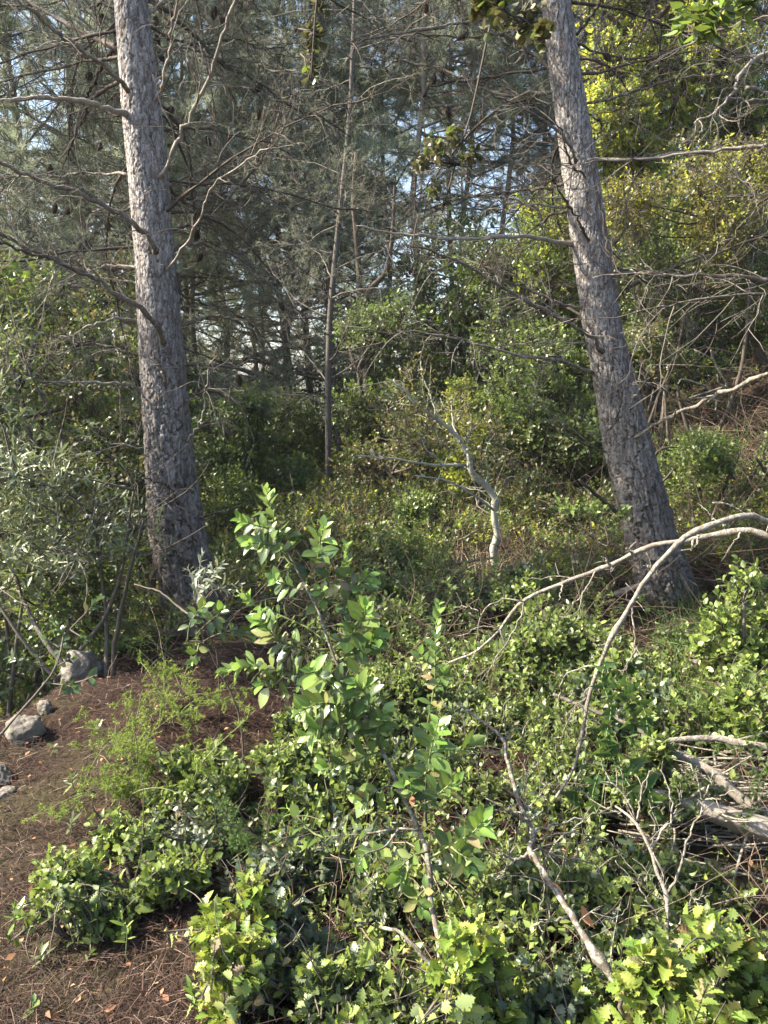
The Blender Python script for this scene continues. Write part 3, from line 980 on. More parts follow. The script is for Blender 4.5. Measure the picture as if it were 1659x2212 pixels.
# ---- the right pine
ROWS_R = [(0, 1175, 1226), (150, 1192, 1248), (300, 1213, 1275), (450, 1231, 1299), (600, 1251, 1321), (730, 1269, 1342), (834, 1291, 1372), (934, 1306, 1393), (1034, 1326, 1422), (1134, 1350, 1446), (1234, 1371, 1482), (1310, 1398, 1512), (1345, 1405, 1522), (1368, 1408, 1530)]
DR = 5.2
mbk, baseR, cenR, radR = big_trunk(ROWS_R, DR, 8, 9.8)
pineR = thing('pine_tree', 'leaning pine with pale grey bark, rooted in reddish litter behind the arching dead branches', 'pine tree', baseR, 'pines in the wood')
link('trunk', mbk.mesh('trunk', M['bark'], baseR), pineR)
F_, B_ = DR - .15, DR + .1
U0 = 829.5
BR = [
    ([(735, 300), (650, 240), (560, 180), (480, 150), (330, 160), (160, 150), (0, 175)], DR, 5.6, .015, .004, 'twig_dark', .15),
    ([(730, 120), (600, 95), (420, 88), (300, 105), (150, 130), (0, 160), (-150, 190)], B_, 4.9, .017, .006, 'branch', .1),
    ([(732, 395), (620, 405), (480, 405), (360, 350), (250, 295), (100, 270), (-40, 240)], DR, 5.7, .015, .005, 'branch', .15),
    ([(830, 700), (780, 600), (690, 520), (600, 470), (520, 430), (420, 410)], F_, 4.6, .013, .004, 'branch', .0),
    ([(860, 690), (900, 692), (1100, 690), (1250, 670), (1400, 655), (1660, 625), (1850, 600)], DR, 4.6, .016, .010, 'branch_pale', .0),
    ([(795, 800), (690, 815), (600, 826), (430, 835), (370, 850), (250, 900)], DR, 5.5, .014, .004, 'branch', .05),
    ([(800, 892), (700, 885), (600, 880), (430, 865), (340, 830)], DR, 5.0, .009, .003, 'branch_pale', .0),
    ([(825, 1058), (720, 1040), (620, 1020), (450, 1027), (280, 1030), (150, 1015), (0, 1000), (-120, 975)], DR, 4.7, .019, .006, 'branch_pale', .0),
    ([(885, 1335), (780, 1318), (640, 1260), (560, 1225), (480, 1190), (400, 1160)], DR, 4.9, .012, .004, 'branch', .0),
    ([(945, 1520), (900, 1462), (800, 1400), (640, 1310), (480, 1220), (330, 1130), (200, 1080), (80, 1050)], F_, 4.3, .017, .005, 'branch', .0),
    ([(990, 1186), (1100, 1182), (1200, 1188), (1450, 1190), (1660, 1205), (1800, 1215)], DR, 4.5, .014, .010, 'branch', .0),
    ([(888, 1040), (850, 970), (800, 890), (750, 810), (700, 740)], F_, 4.6, .011, .003, 'twig_dark', .0),
    ([(875, 765), (820, 720), (790, 650), (760, 560), (700, 480)], F_, 4.5, .010, .003, 'branch', .0),
    ([(990, 1310), (1015, 1270), (1010, 1190), (970, 1060), (930, 870), (910, 780), (905, 650)], DR - .05, 4.9, .012, .005, 'branch', .0),
    ([(985, 1060), (1040, 1000), (1050, 900), (1040, 800), (1080, 690)], DR, 5.0, .008, .003, 'branch', .0),
    ([(845, 480), (900, 500), (940, 540), (900, 640), (880, 680)], B_, 5.4, .010, .004, 'twig_dark', .0),
    ([(905, 1612), (850, 1590), (800, 1568), (720, 1548), (600, 1538), (450, 1498), (340, 1470), (180, 1440), (60, 1430)], DR, 4.5, .015, .004, 'branch_pale', .0),
    ([(895, 1490), (800, 1480), (700, 1480), (560, 1490), (420, 1530)], DR, 5.0, .008, .003, 'branch_pale', .0),
    ([(900, 260), (930, 150), (950, 40), (985, -60)], B_, 5.6, .010, .006, 'branch', .0),
    ([(830, 150), (900, 60), (960, -40)], DR, 5.0, .012, .008, 'twig_dark', .0),
    ([(835, 330), (960, 310), (1150, 250), (1300, 200), (1450, 120), (1600, 60)], DR, 5.6, .012, .004, 'twig_dark', .15),
    ([(850, 440), (1000, 420), (1180, 360), (1320, 330), (1500, 330), (1680, 290)], DR, 5.0, .012, .005, 'branch', .0),
    ([(1060, 1730), (1100, 1690), (1140, 1620), (1155, 1530), (1150, 1430)], DR - .1, 4.6, .008, .003, 'branch_pale', .0),
    ([(980, 1850), (1010, 1800), (1030, 1700), (1055, 1660)], F_, F_ - .3, .007, .003, 'twig_dark', .0),
    ([(965, 1960), (900, 1930), (820, 1900), (760, 1870)], DR, 4.9, .008, .003, 'twig_dark', .0),
]
for i, (pts, d0, d1, r0, r1, mt, nd) in enumerate(BR):
    far = d1 > 5.3
    branch_part(pineR, 'branch', D2(pts, d0, d1, U0), r0, r1, M[mt], baseR, rng, needle=nd, dens=13 if len(pts) > 4 else 6, l1=(.2, .6),
                tmat=M['twig_dark'] if far else M['twig'], nmat=M['needle'])
# the bleached stub with broken side twigs
q = lambda pts, a, b: [P(U0 + x / 2, 734.5 + y / 2, a + (b - a) * i / (len(pts) - 1)) for i, (x, y) in enumerate(pts)]
o, _ = branch_part(pineR, 'branch', q([(1090, 420), (1150, 380), (1250, 325), (1350, 280), (1430, 240), (1550, 195), (1660, 145), (1800, 80)], 5.05, 3.9), .0135, .015, M['dead'], baseR, rng, twigs=False, label='bleached dead branch snapped into side twigs')
for pts in ([(1440, 238), (1485, 200), (1450, 140), (1420, 85), (1340, 42)], [(1425, 88), (1412, 45)], [(1430, 235), (1390, 200), (1350, 185), (1290, 168), (1270, 190)], [(1480, 200), (1400, 225), (1320, 250)],
            [(1445, 240), (1380, 250), (1330, 252)], [(1440, 240), (1400, 265)], [(1440, 245), (1432, 305)], [(1255, 325), (1262, 300)], [(1500, 215), (1450, 190), (1440, 150)]):
    mbb = MB()
    c = resample(q(pts, 4.4, 4.3), 9)
    tubes(mbb, c, np.linspace(.007, .0035, 9), 5)
    link('side_twig', mbb.mesh('side_twig', M['dead'], baseR), o)
bare_whorls(pineR, cenR, baseR, rng, 2.0, 5.2, 26, (.9, 2.3), .5)
crown_needles(cenR, rng, 4.5, 9.7, 30, 2.3, 'crown', baseR, pineR, [M['branch'], M['needle']])
cones(pineR, [(620, 425), (640, 400), (250, 300), (215, 330), (275, 460), (360, 140), (410, 45), (955, 235), (180, 20)], baseR, 5.2, rng, U0 * 1)


# ------------------------------------------------------------------ shrubs
LEAF_MESH = {}


def leaf_mesh(kind, mat):
    k = (kind, mat.name)
    if k not in LEAF_MESH:
        LEAF_MESH[k] = []
        for j in range(3):
            mbl = MB()
            v, fs, at = LEAF[kind]
            vv = v * np.array([1, 1, (.5, 1.1, 1.9)[j]])
            mbl.add(vv, fs, at)
            LEAF_MESH[k].append(mbl.mesh('leaf', mat))
    return LEAF_MESH[k]


def proj(p):
    p = np.asarray(p)
    x, y, z = p[:, 0], p[:, 1], p[:, 2] - CAM_Z
    dep = y * CP - z * SP
    up = y * SP + z * CP
    dep = np.maximum(dep, 1e-3)
    return 829.5 + FPX * x / dep, 1106 - FPX * up / dep, dep


def put_leaves(root, base, kind, pos, d, n, size, mats, mi, rng, n_obj):
    """The leaves that show largest become objects of their own, the rest one part."""
    N = len(pos)
    size = np.broadcast_to(np.asarray(size, float), (N,)).copy()
    mi = np.broadcast_to(np.asarray(mi), (N,)).copy()
    own = np.zeros(N, bool)
    if n_obj:
        u, v, dep = proj(pos)
        inside = (u > -40) & (u < 1700) & (v > -40) & (v < 2250)
        sc = dep - (pos[:, 2] - base[2]) * .25 + np.where(inside, 0, 100)
        own[np.argsort(sc)[:min(n_obj, N)]] = True
        own &= inside
    S, Dd, Nn = leaf_frames(d, n)
    for i in np.nonzero(own)[0]:
        ms = leaf_mesh(kind, mats[mi[i]])
        o = bpy.data.objects.new('leaf', ms[int(rng.integers(3))])
        COL.objects.link(o)
        o.parent = root
        s = float(size[i])
        o.matrix_basis = Matrix(((S[i, 0] * s, Dd[i, 0] * s, Nn[i, 0] * s, pos[i, 0] - base[0]),
                                 (S[i, 1] * s, Dd[i, 1] * s, Nn[i, 1] * s, pos[i, 1] - base[1]),
                                 (S[i, 2] * s, Dd[i, 2] * s, Nn[i, 2] * s, pos[i, 2] - base[2]),
                                 (0, 0, 0, 1)))
    r = ~own
    if r.any():
        mbf = MB()
        leaves(mbf, kind, pos[r], d[r], n[r], size[r], rng, mi[r])
        link('foliage', mbf.mesh('foliage', mats, base), root, 'stuff')


def lobes_of(base, rx, ry, h, nl, rng, lo=.25):
    a = rng.uniform(0, 6.28, nl)
    r = np.sqrt(rng.random(nl)) * .72
    z = rng.uniform(lo, .8, nl) * np.sqrt(1 - .7 * r * r)
    c = np.stack([base[0] + rx * r * np.cos(a), base[1] + ry * r * np.sin(a), base[2] + h * z], -1)
    rad = rng.uniform(.26, .44, nl)[:, None] * np.array([[rx, ry, h * .62]])
    return c, rad


def lobe_tips(c, rad, n, rng, up=.25, inner=.45):
    k = rng.integers(0, len(c), n)
    d = rand_unit(n, rng)
    d[:, 2] += up
    d = nrm(d)
    r = rng.uniform(inner, 1.05, n)[:, None] ** .7
    return c[k] + d * rad[k] * r, d, k


def bush(label, cat, xy, rx, ry, h, kind, size, ns, nl, mats, tipw, n_obj, seed, name='oak_shrub', group=None, nlobes=9, stem='stem', upw=.6, zoff=0, th=(1.2, .4), lo=.25, tw_len=(.07, .16), bare=0):
    r = np.random.default_rng(seed)
    base = np.array([xy[0], xy[1], float(gz(xy[0], xy[1])) - .01 + zoff])
    root = thing(name, label, cat, base, group)
    c, rad = lobes_of(base, rx, ry, h, nlobes, r, lo)
    tip, dr, k = lobe_tips(c, rad, ns, r)
    g = gz(tip[:, 0], tip[:, 1]) + .03
    tip[:, 2] = np.maximum(tip[:, 2], g + r.uniform(0, .05, ns))
    ax = nrm(dr + np.array([0, 0, upw]) + r.normal(size=(ns, 3)) * .35)
    tl = r.uniform(*tw_len, ns)
    pos, d, n, t = sprig_leaves(tip, ax, tl, nl, r, th)
    # woody parts: stems from the base to each lobe, twigs from the lobe to each sprig
    ms = MB()
    st = np.stack([resample([base + r.normal(size=3) * np.array([.06, .06, 0]) * min(1, rx), base * .45 + cc * .55 + r.normal(size=3) * .08 * h + np.array([0, 0, .05 * h]), cc], 8) for cc in c])
    tubes(ms, st, (.008 + .010 * h) * r.uniform(.6, 1.1, nlobes)[:, None] * np.linspace(1, .35, 8)[None], 5)
    a0 = c[k] * .55 + tip * .45
    tw = np.stack([a0, a0 * .5 + (tip - ax * tl[:, None]) * .5 + r.normal(size=(ns, 3)) * .01, tip - ax * tl[:, None], tip], 1)
    sel = r.random(ns) < .8
    tubes(ms, tw[sel], np.array([[.0032, .0026, .002, .0012]]) * (1 + .4 * h) * np.ones((sel.sum(), 1)), 3, cap=False)
    if bare:
        bt = grow(a0[:bare], nrm(dr[:bare] + [0, 0, .3]), r.uniform(.15, .4, bare) * max(.6, h), 7, r, .3)
        tubes(ms, bt, .003 * np.linspace(1, .3, 7)[None] * np.ones((bare, 1)), 3, cap=False)
    link('stems', ms.mesh('stems', M[stem], base), root, 'stuff')
    ml = [M[x] for x in mats]
    outer = np.repeat(r.random(ns) < tipw, nl)
    mi = np.zeros(len(pos), int)
    if len(ml) > 1:
        mi[outer & (t > r.uniform(.1, .6, len(t)))] = 1
    if len(ml) > 2:
        mi[r.random(len(pos)) < .05] = 2
    keep = (r.random(len(pos)) < .93) & (pos[:, 2] > gz(pos[:, 0], pos[:, 1]) + .005)
    sz = size * r.uniform(.6, 1.15, len(pos)) * (1.05 - .35 * np.abs(t - .45))
    put_leaves(root, base, kind, pos[keep], d[keep], n[keep], sz[keep], ml, mi[keep], r, n_obj)
    return root


def at_px(u, v, depth=None):
    p = ground_hit(u, v) if depth is None else P(u, v, depth)
    return p


GS = 'spiny oak shrubs on the forest floor'
# label, (u, Y), half width, half depth, top v, size, sprigs, leaves per sprig, materials, share of young tips, leaf objects
KB = [
    ('low sunlit holly oak bush spilling over the brown needle path', 235, 2.22, .24, .20, 1775, .034, 230, 9, ['oak_bright', 'oak_bright', 'oak'], .7, 290),
    ('small spiky bush just above the low one at the path edge', 120, 2.02, .10, .09, 1880, .034, 34, 8, ['oak', 'oak_bright'], .8, 120),
    ('rounded bright holly oak bush behind the low path bush', 440, 2.75, .19, .19, 1610, .033, 190, 9, ['oak', 'oak_bright'], .75, 240),
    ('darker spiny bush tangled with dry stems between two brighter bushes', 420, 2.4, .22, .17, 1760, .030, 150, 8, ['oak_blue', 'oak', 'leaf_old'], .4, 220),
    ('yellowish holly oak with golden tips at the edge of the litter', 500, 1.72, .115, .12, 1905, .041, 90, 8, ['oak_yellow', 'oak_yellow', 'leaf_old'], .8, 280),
    ('spiny bush next to the golden one, shade coloured into its blue-green leaves', 610, 1.78, .13, .13, 1925, .040, 95, 8, ['oak_blue', 'oak_yellow', 'oak'], .18, 260),  # stands for the golden bush's shaded side, shade is in the leaf colour
    ('bright spiny bush hugging the foot of the glossy sapling', 650, 2.75, .23, .2, 1600, .031, 230, 9, ['oak_bright', 'oak_bright', 'oak'], .7, 260),
    ('tall bright bush filling the gap behind the glossy sapling', 720, 3.2, .22, .2, 1400, .031, 240, 9, ['oak', 'oak_bright'], .6, 260),
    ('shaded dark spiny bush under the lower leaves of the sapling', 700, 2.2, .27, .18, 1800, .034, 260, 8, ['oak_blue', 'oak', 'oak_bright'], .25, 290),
    ('dark bush in the hollow between the sapling stem and dead trunk', 980, 2.15, .2, .16, 1830, .034, 170, 8, ['oak', 'oak_bright'], .35, 220),
    ('mixed green bush in front of the bare litter at the very bottom', 790, 1.62, .15, .12, 2030, .036, 130, 8, ['oak', 'oak_bright', 'oak_blue'], .5, 290),
    ('lime topped holly oak below the dark dead trunk', 1040, 1.5, .10, .09, 1975, .044, 62, 8, ['oak_yellow', 'oak_yellow', 'oak_blue'], .7, 260),
    ('bluish holly oak with lime tips beside the dark dead trunk', 1190, 1.55, .15, .12, 2060, .042, 110, 8, ['oak_blue', 'oak_yellow', 'oak'], .3, 290),
    ('large lime green holly oak with broad spiny leaves in the near corner', 1570, 1.42, .23, .16, 2010, .047, 175, 8, ['oak_yellow', 'oak_bright', 'leaf_old'], .6, 295),
    ('smaller lime holly oak between the dead trunk and the big corner one', 1420, 1.5, .1, .1, 2110, .045, 52, 8, ['oak_yellow', 'oak_bright'], .6, 220),
    ('bright bush growing up through the bare forked shrub', 1330, 2.1, .23, .17, 1800, .033, 240, 8, ['oak_bright', 'oak_bright', 'oak'], .7, 270),
    ('scattered bright bush below the weathered log', 1560, 2.1, .18, .16, 1880, .034, 70, 8, ['oak_bright', 'oak'], .5, 200),
    ('dense green bush under the arching dead branches', 1230, 3.9, .36, .3, 1330, .042, 330, 8, ['oak', 'oak_bright'], .55, 280),
    ('sparse bush of bluish leaves in front of the leaning pine', 1345, 3.25, .24, .2, 1440, .036, 170, 8, ['oak_blue', 'oak_bright', 'oak'], .4, 220),
    ('thin upright sprigs against the foot of the leaning pine', 1450, 4.3, .16, .14, 1350, .042, 60, 7, ['oak', 'oak_bright'], .5, 120),
    ('sunlit bush on the bank to the side of the leaning pine', 1610, 3.7, .22, .25, 1190, .042, 170, 8, ['oak_bright', 'oak_bright', 'oak'], .5, 250),
    ('bush with lower sprigs on the red litter bank', 1640, 3.1, .15, .16, 1390, .040, 90, 8, ['oak_bright', 'oak'], .5, 180),
    ('blue-green bush at the foot of the crooked pale sapling', 1075, 5.2, .38, .3, 1215, .042, 340, 8, ['oak_blue', 'oak_bright', 'oak'], .3, 240),
    ('small bright bush right of the crooked pale sapling', 1130, 4.7, .2, .2, 1225, .042, 90, 8, ['oak_bright', 'oak'], .5, 120),
    ('dark low bush beneath the tip of the arching branch', 1010, 3.5, .32, .25, 1480, .034, 280, 8, ['oak', 'oak_bright'], .3, 250),
    ('green bush beside the smilax vine and the sticks', 1430, 2.6, .2, .18, 1580, .034, 150, 8, ['oak', 'oak_bright'], .35, 200),
    ('dark green bush behind the dead trunk, in its middle', 1160, 2.75, .28, .22, 1620, .033, 270, 8, ['oak', 'oak_bright', 'oak_blue'], .35, 260),
    ('low shaded bush between the two dead stems', 1150, 2.05, .2, .15, 1850, .033, 150, 8, ['oak', 'oak_bright', 'oak_blue'], .35, 220),
    ('leafy bush spilling from the shade behind the middle litter', 870, 3.6, .3, .26, 1420, .034, 260, 8, ['oak', 'oak_bright'], .35, 220),
]
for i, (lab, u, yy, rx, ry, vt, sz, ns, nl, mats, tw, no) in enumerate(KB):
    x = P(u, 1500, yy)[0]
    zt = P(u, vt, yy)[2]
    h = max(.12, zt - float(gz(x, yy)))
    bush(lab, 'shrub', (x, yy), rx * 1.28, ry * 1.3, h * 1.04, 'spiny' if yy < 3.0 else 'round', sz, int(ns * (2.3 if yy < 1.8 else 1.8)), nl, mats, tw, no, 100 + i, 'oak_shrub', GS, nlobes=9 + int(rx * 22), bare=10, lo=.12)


# ---- saplings traced shoot by shoot
def sapling(name, label, cat, stems, shoots, kind, size, mats, seed, stem='stem', n_obj=290, group=None, th=(1.25, .35), young=.25, old=.04, r_shoot=.0035, dense=1.0):
    """stems: (points, r0, r1); shoots: (points, leaves, leaf scale, leafy share)."""
    r = np.random.default_rng(seed)
    base = np.array(stems[0][0][0], float)
    base[2] = float(gz(base[0], base[1]))
    root = thing(name, label, cat, base, group)
    first = True
    for pts, r0, r1 in stems:
        pts = list(pts)
        if first and pts[0][2] > base[2] + .02:
            pts = [base - np.array([0, 0, .02])] + pts
        first = False
        c = resample(pts, 22)
        c[1:-1] += r.normal(size=(20, 3)) * r0 * .25
        ms = MB()
        tubes(ms, c, np.linspace(r0, r1, 22) * (1 + .1 * r.normal(size=22)), 7)
        link('stem', ms.mesh('stem', M[stem], base), root)
    allp = [[], [], [], [], []]
    for pts, nlv, sc, share in shoots:
        nlv = int(nlv * dense)
        c = resample(pts, 14)
        ms = MB()
        tubes(ms, c, np.linspace(r_shoot, .0016, 14), 5)
        link('shoot', ms.mesh('shoot', M['greenstem' if share > .7 else stem], base), root)
        j = np.arange(nlv)
        t = 1 - share * (1 - (j + .5) / nlv) ** 1.15
        i = np.clip((t * 13).astype(int), 0, 12)
        f = (t * 13 - i)[:, None]
        p = c[i] * (1 - f) + c[i + 1] * f
        T = nrm(c[i + 1] - c[i] + .0)
        ref = np.array([0, .2, 1.]) if abs(T[-1, 2]) < .9 else np.array([1., 0, 0])
        A = nrm(np.cross(T, ref))
        B = np.cross(T, A)
        ph = j * 2.39996 + r.uniform(0, 6) + r.normal(0, .25, nlv)
        tt = (t - t[0]) / max(1e-6, t[-1] - t[0])
        thv = (th[0] + (th[1] - th[0]) * tt + r.normal(0, .2, nlv))
        rad = A * np.cos(ph)[:, None] + B * np.sin(ph)[:, None]
        dd = T * np.cos(thv)[:, None] + rad * np.sin(thv)[:, None]
        dd[:, 2] -= .12 * (1 - tt)
        nn = T * np.sin(thv)[:, None] - rad * np.cos(thv)[:, None] + np.array([-.2, -.45, .6])
        allp[0].append(p)
        allp[1].append(dd)
        allp[2].append(nn)
        allp[3].append(size * sc * r.uniform(.55, 1.2, nlv) * (1 - .45 * np.maximum(0, tt - .75) / .25))
        m = np.zeros(nlv, int)
        m[(tt > .72) & (r.random(nlv) < young * 3)] = 1
        if len(mats) > 2:
            m[(tt < .6) & (r.random(nlv) < old)] = 2
        allp[4].append(m)
    pos, dd, nn, sz, mi = [np.concatenate(a) for a in allp]
    put_leaves(root, base, kind, pos, dd, nn, sz, [M[x] for x in mats], mi, r, n_obj)
    return root


def tr(pts, a, b):
    n = len(pts)
    return [P(u, v, a + (b - a) * i / max(1, n - 1)) for i, (u, v) in enumerate(pts)]


main_px = [(1000, 2209), (960, 2119), (954, 2084), (942, 2009), (932, 1969), (934, 1919), (932, 1884), (925, 1839), (905, 1794), (880, 1739), (860, 1694), (829, 1624), (795, 1560), (753, 1478), (715, 1397), (684, 1310), (659, 1260), (625, 1203), (600, 1144)]
hero_main = tr(main_px, 1.62, 2.32)
sh = [
    (tr([(625, 1203), (600, 1144), (581, 1097), (573, 1056)], 2.29, 2.34), 15, .95, .95),
    (tr([(612, 1170), (585, 1145), (555, 1135), (520, 1122)], 2.3, 2.2), 15, .9, .8),
    (tr([(630, 1215), (600, 1185), (575, 1175), (535, 1172)], 2.28, 2.15), 15, .95, .8),
    (tr([(659, 1260), (684, 1213), (690, 1181), (698, 1138)], 2.27, 2.2), 17, 1.05, .9),
    (tr([(650, 1240), (625, 1215), (612, 1190), (640, 1160)], 2.27, 2.32), 11, .9, .8),
    (tr([(715, 1397), (765, 1441), (756, 1325), (750, 1275), (745, 1225), (748, 1178)], 2.2, 2.3), 28, 1.0, .68),
    (tr([(752, 1290), (775, 1262), (800, 1240)], 2.27, 2.2), 12, .9, .9),
    (tr([(672, 1285), (637, 1269), (603, 1257), (590, 1250)], 2.26, 2.18), 9, .9, .8),
    (tr([(684, 1310), (700, 1290), (690, 1270)], 2.25, 2.15), 8, .9, .9),
    (tr([(720, 1400), (760, 1370), (785, 1340), (790, 1310)], 2.2, 2.1), 17, 1.2, .85),
    (tr([(735, 1425), (770, 1405), (800, 1390), (820, 1375)], 2.18, 2.08), 14, 1.1, .85),
    (tr([(712, 1403), (659, 1403), (621, 1391), (593, 1375), (560, 1335)], 2.2, 2.12), 26, 1.1, .75),
    (tr([(700, 1385), (671, 1360), (609, 1331), (553, 1310), (515, 1280)], 2.22, 2.3), 22, .85, .8),
    (tr([(770, 1500), (700, 1470), (621, 1453), (562, 1440), (515, 1440), (480, 1450)], 2.15, 2.1), 32, 1.0, .72),
    (tr([(621, 1453), (590, 1480), (560, 1478)], 2.12, 2.05), 8, .95, .85),
    (tr([(753, 1478), (720, 1475), (690, 1462), (668, 1440)], 2.15, 1.98), 15, 1.2, .9),
    (tr([(760, 1500), (730, 1520), (690, 1520), (640, 1540)], 2.13, 1.98), 18, 1.15, .85),
    (tr([(795, 1560), (800, 1530), (790, 1500), (765, 1470)], 2.1, 2.0), 13, 1.1, .85),
    (tr([(795, 1560), (770, 1560), (725, 1570), (660, 1590)], 2.1, 1.95), 20, 1.1, .85),
    (tr([(829, 1624), (815, 1590), (820, 1560), (830, 1535)], 2.05, 2.0), 10, 1., .85),
    (tr([(829, 1624), (800, 1630), (750, 1650), (690, 1665)], 2.05, 1.95), 15, .9, .8),
    (tr([(880, 1729), (910, 1690), (925, 1655), (932, 1615), (945, 1565)], 1.98, 1.9), 20, 1.12, .72),
    (tr([(905, 1680), (960, 1640), (1000, 1620), (1030, 1600)], 1.95, 1.98), 12, .95, .75),
    (tr([(885, 1745), (930, 1730), (965, 1700), (985, 1690)], 1.95, 1.85), 11, .95, .75),
    (tr([(860, 1694), (820, 1705), (790, 1725), (775, 1735)], 2.0, 1.92), 10, .95, .7),
    (tr([(880, 1739), (890, 1715), (870, 1690)], 1.98, 1.9), 7, .85, .8),
    (tr([(928, 1855), (960, 1835), (995, 1815), (1025, 1795), (1045, 1770)], 1.83, 1.72), 19, 1.0, .8),
    (tr([(975, 1830), (1000, 1850), (1015, 1870)], 1.75, 1.68), 9, .9, .85),
    (tr([(925, 1839), (890, 1850), (870, 1870), (865, 1895)], 1.85, 1.76), 10, .9, .75),
    (tr([(934, 1919), (915, 1925), (900, 1945), (915, 1965)], 1.77, 1.68), 9, .8, .8),
    (tr([(905, 1794), (860, 1790), (800, 1800), (740, 1805), (690, 1810), (655, 1830)], 1.9, 1.95), 17, .85, .65),
    (tr([(700, 1810), (670, 1795), (640, 1760), (620, 1745)], 1.93, 2.0), 9, .8, .8),
    (tr([(860, 1792), (830, 1830), (790, 1845), (775, 1870)], 1.9, 1.8), 9, .95, .7),
]
stems = [(hero_main, .0085, .0035),
         (tr([(1000, 2209), (975, 2140), (905, 2055), (870, 2020), (820, 2002)], 1.62, 1.75), .008, .004)]
sapling('glossy_sapling', 'tall sapling with large glossy bright green leaves rising through the middle of the bushes', 'sapling', stems, sh, 'oval', .060, ['arbutus', 'arbutus_young', 'leaf_old'], 5, 'lichened', 300, None, young=.3, old=.05, th=(1.3, .5), dense=1.5)

sh2 = [
    (tr([(925, 1560), (934, 1510), (940, 1463), (940, 1400), (943, 1350), (946, 1305)], 2.5, 2.5), 34, .95, .95),
    (tr([(940, 1440), (915, 1425), (905, 1410)], 2.5, 2.42), 6, .9, .9),
    (tr([(935, 1490), (955, 1465), (960, 1450)], 2.5, 2.42), 6, .9, .9),
]
sapling('glossy_sapling', 'short single glossy shoot standing just under the tip of the arching dead branch', 'sapling', [(tr([(920, 1720), (922, 1640), (925, 1560)], 2.5, 2.5), .006, .0045)], sh2, 'oval', .058, ['arbutus', 'arbutus_young', 'leaf_old'], 6, 'stem', 80, young=.3, old=.06, dense=1.3)

lt = [  # dark glossy sprigs by the rocks
    (tr([(119, 1441), (130, 1400), (137, 1370), (109, 1335)], 2.62, 2.6), 22, 1, .75),
    (tr([(137, 1375), (170, 1340), (203, 1306), (215, 1290)], 2.6, 2.65), 11, 1.15, .4),
    (tr([(97, 1475), (125, 1478), (150, 1482), (165, 1488)], 2.62, 2.5), 12, 1.2, .5),
    (tr([(119, 1441), (140, 1430), (160, 1420)], 2.62, 2.6), 9, .9, .6),
    (tr([(97, 1440), (70, 1435), (45, 1430), (20, 1420)], 2.62, 2.6), 14, 1.15, .55),
    (tr([(97, 1475), (90, 1440), (80, 1415)], 2.62, 2.65), 7, .8, .5),
    (tr([(130, 1400), (100, 1380), (85, 1365)], 2.6, 2.65), 9, .9, .6),
    (tr([(150, 1360), (175, 1375), (190, 1385)], 2.6, 2.55), 6, 1.1, .5),
    (tr([(150, 1478), (180, 1470), (203, 1460)], 2.55, 2.5), 4, 1.2, .4),
]
sapling('laurustinus_sapling', 'thin bare stemmed sapling with dark glossy leaf clusters leaning over the pale rocks', 'sapling', [(tr([(-160, 1740), (-60, 1645), (0, 1585), (62, 1519), (97, 1475), (119, 1441), (137, 1375)], 2.3, 2.6), .006, .003)], lt, 'oval', .034, ['phil', 'arbutus', 'leaf_old'], 8, 'stem', 110, young=.12, old=.08)

lt = [
    (tr([(405, 1385), (410, 1350), (425, 1325), (445, 1305)], 2.7, 2.6), 13, 1.1, .75),
    (tr([(425, 1370), (450, 1345), (470, 1330), (480, 1315)], 2.7, 2.6), 12, 1.1, .7),
    (tr([(440, 1385), (470, 1370), (510, 1362), (545, 1372)], 2.7, 2.6), 12, 1.15, .7),
    (tr([(430, 1390), (425, 1410), (415, 1430)], 2.7, 2.6), 6, 1.1, .8),
]
sapling('glossy_sapling', 'little glossy sapling at the dark foot of the straight pine', 'sapling', [(tr([(520, 1560), (470, 1440), (440, 1390), (405, 1385)], 2.72, 2.7), .0045, .003)], lt, 'oval', .045, ['arbutus', 'arbutus_young', 'phil'], 9, 'stem', 60, young=.2, old=.4)

lt = []
r9 = np.random.default_rng(9)
for (a, b) in [(437, 1195), (470, 1235), (520, 1262), (455, 1255), (420, 1240), (500, 1275), (430, 1290), (405, 1225), (480, 1215), (450, 1225)]:
    lt.append((tr([(425 + (a - 425) * .2, 1300), ((425 + a) / 2, (1290 + b) / 2 - 8), (a, b)], 3.0, 3.0 + r9.uniform(-.15, .15)), 11, r9.uniform(.8, 1.1), .6))
sapling('olive_sapling', 'silvery narrow leaved sprig in front of the black pine foot', 'sapling', [(tr([(470, 1420), (450, 1370), (425, 1300)], 3.3, 3.0), .004, .003), (tr([(415, 1330), (390, 1315), (344, 1278), (290, 1262)], 3.0, 3.3), .005, .003)], lt, 'lance', .05, ['silver', 'silver', 'olive'], 10, 'stem', 110, old=.3)

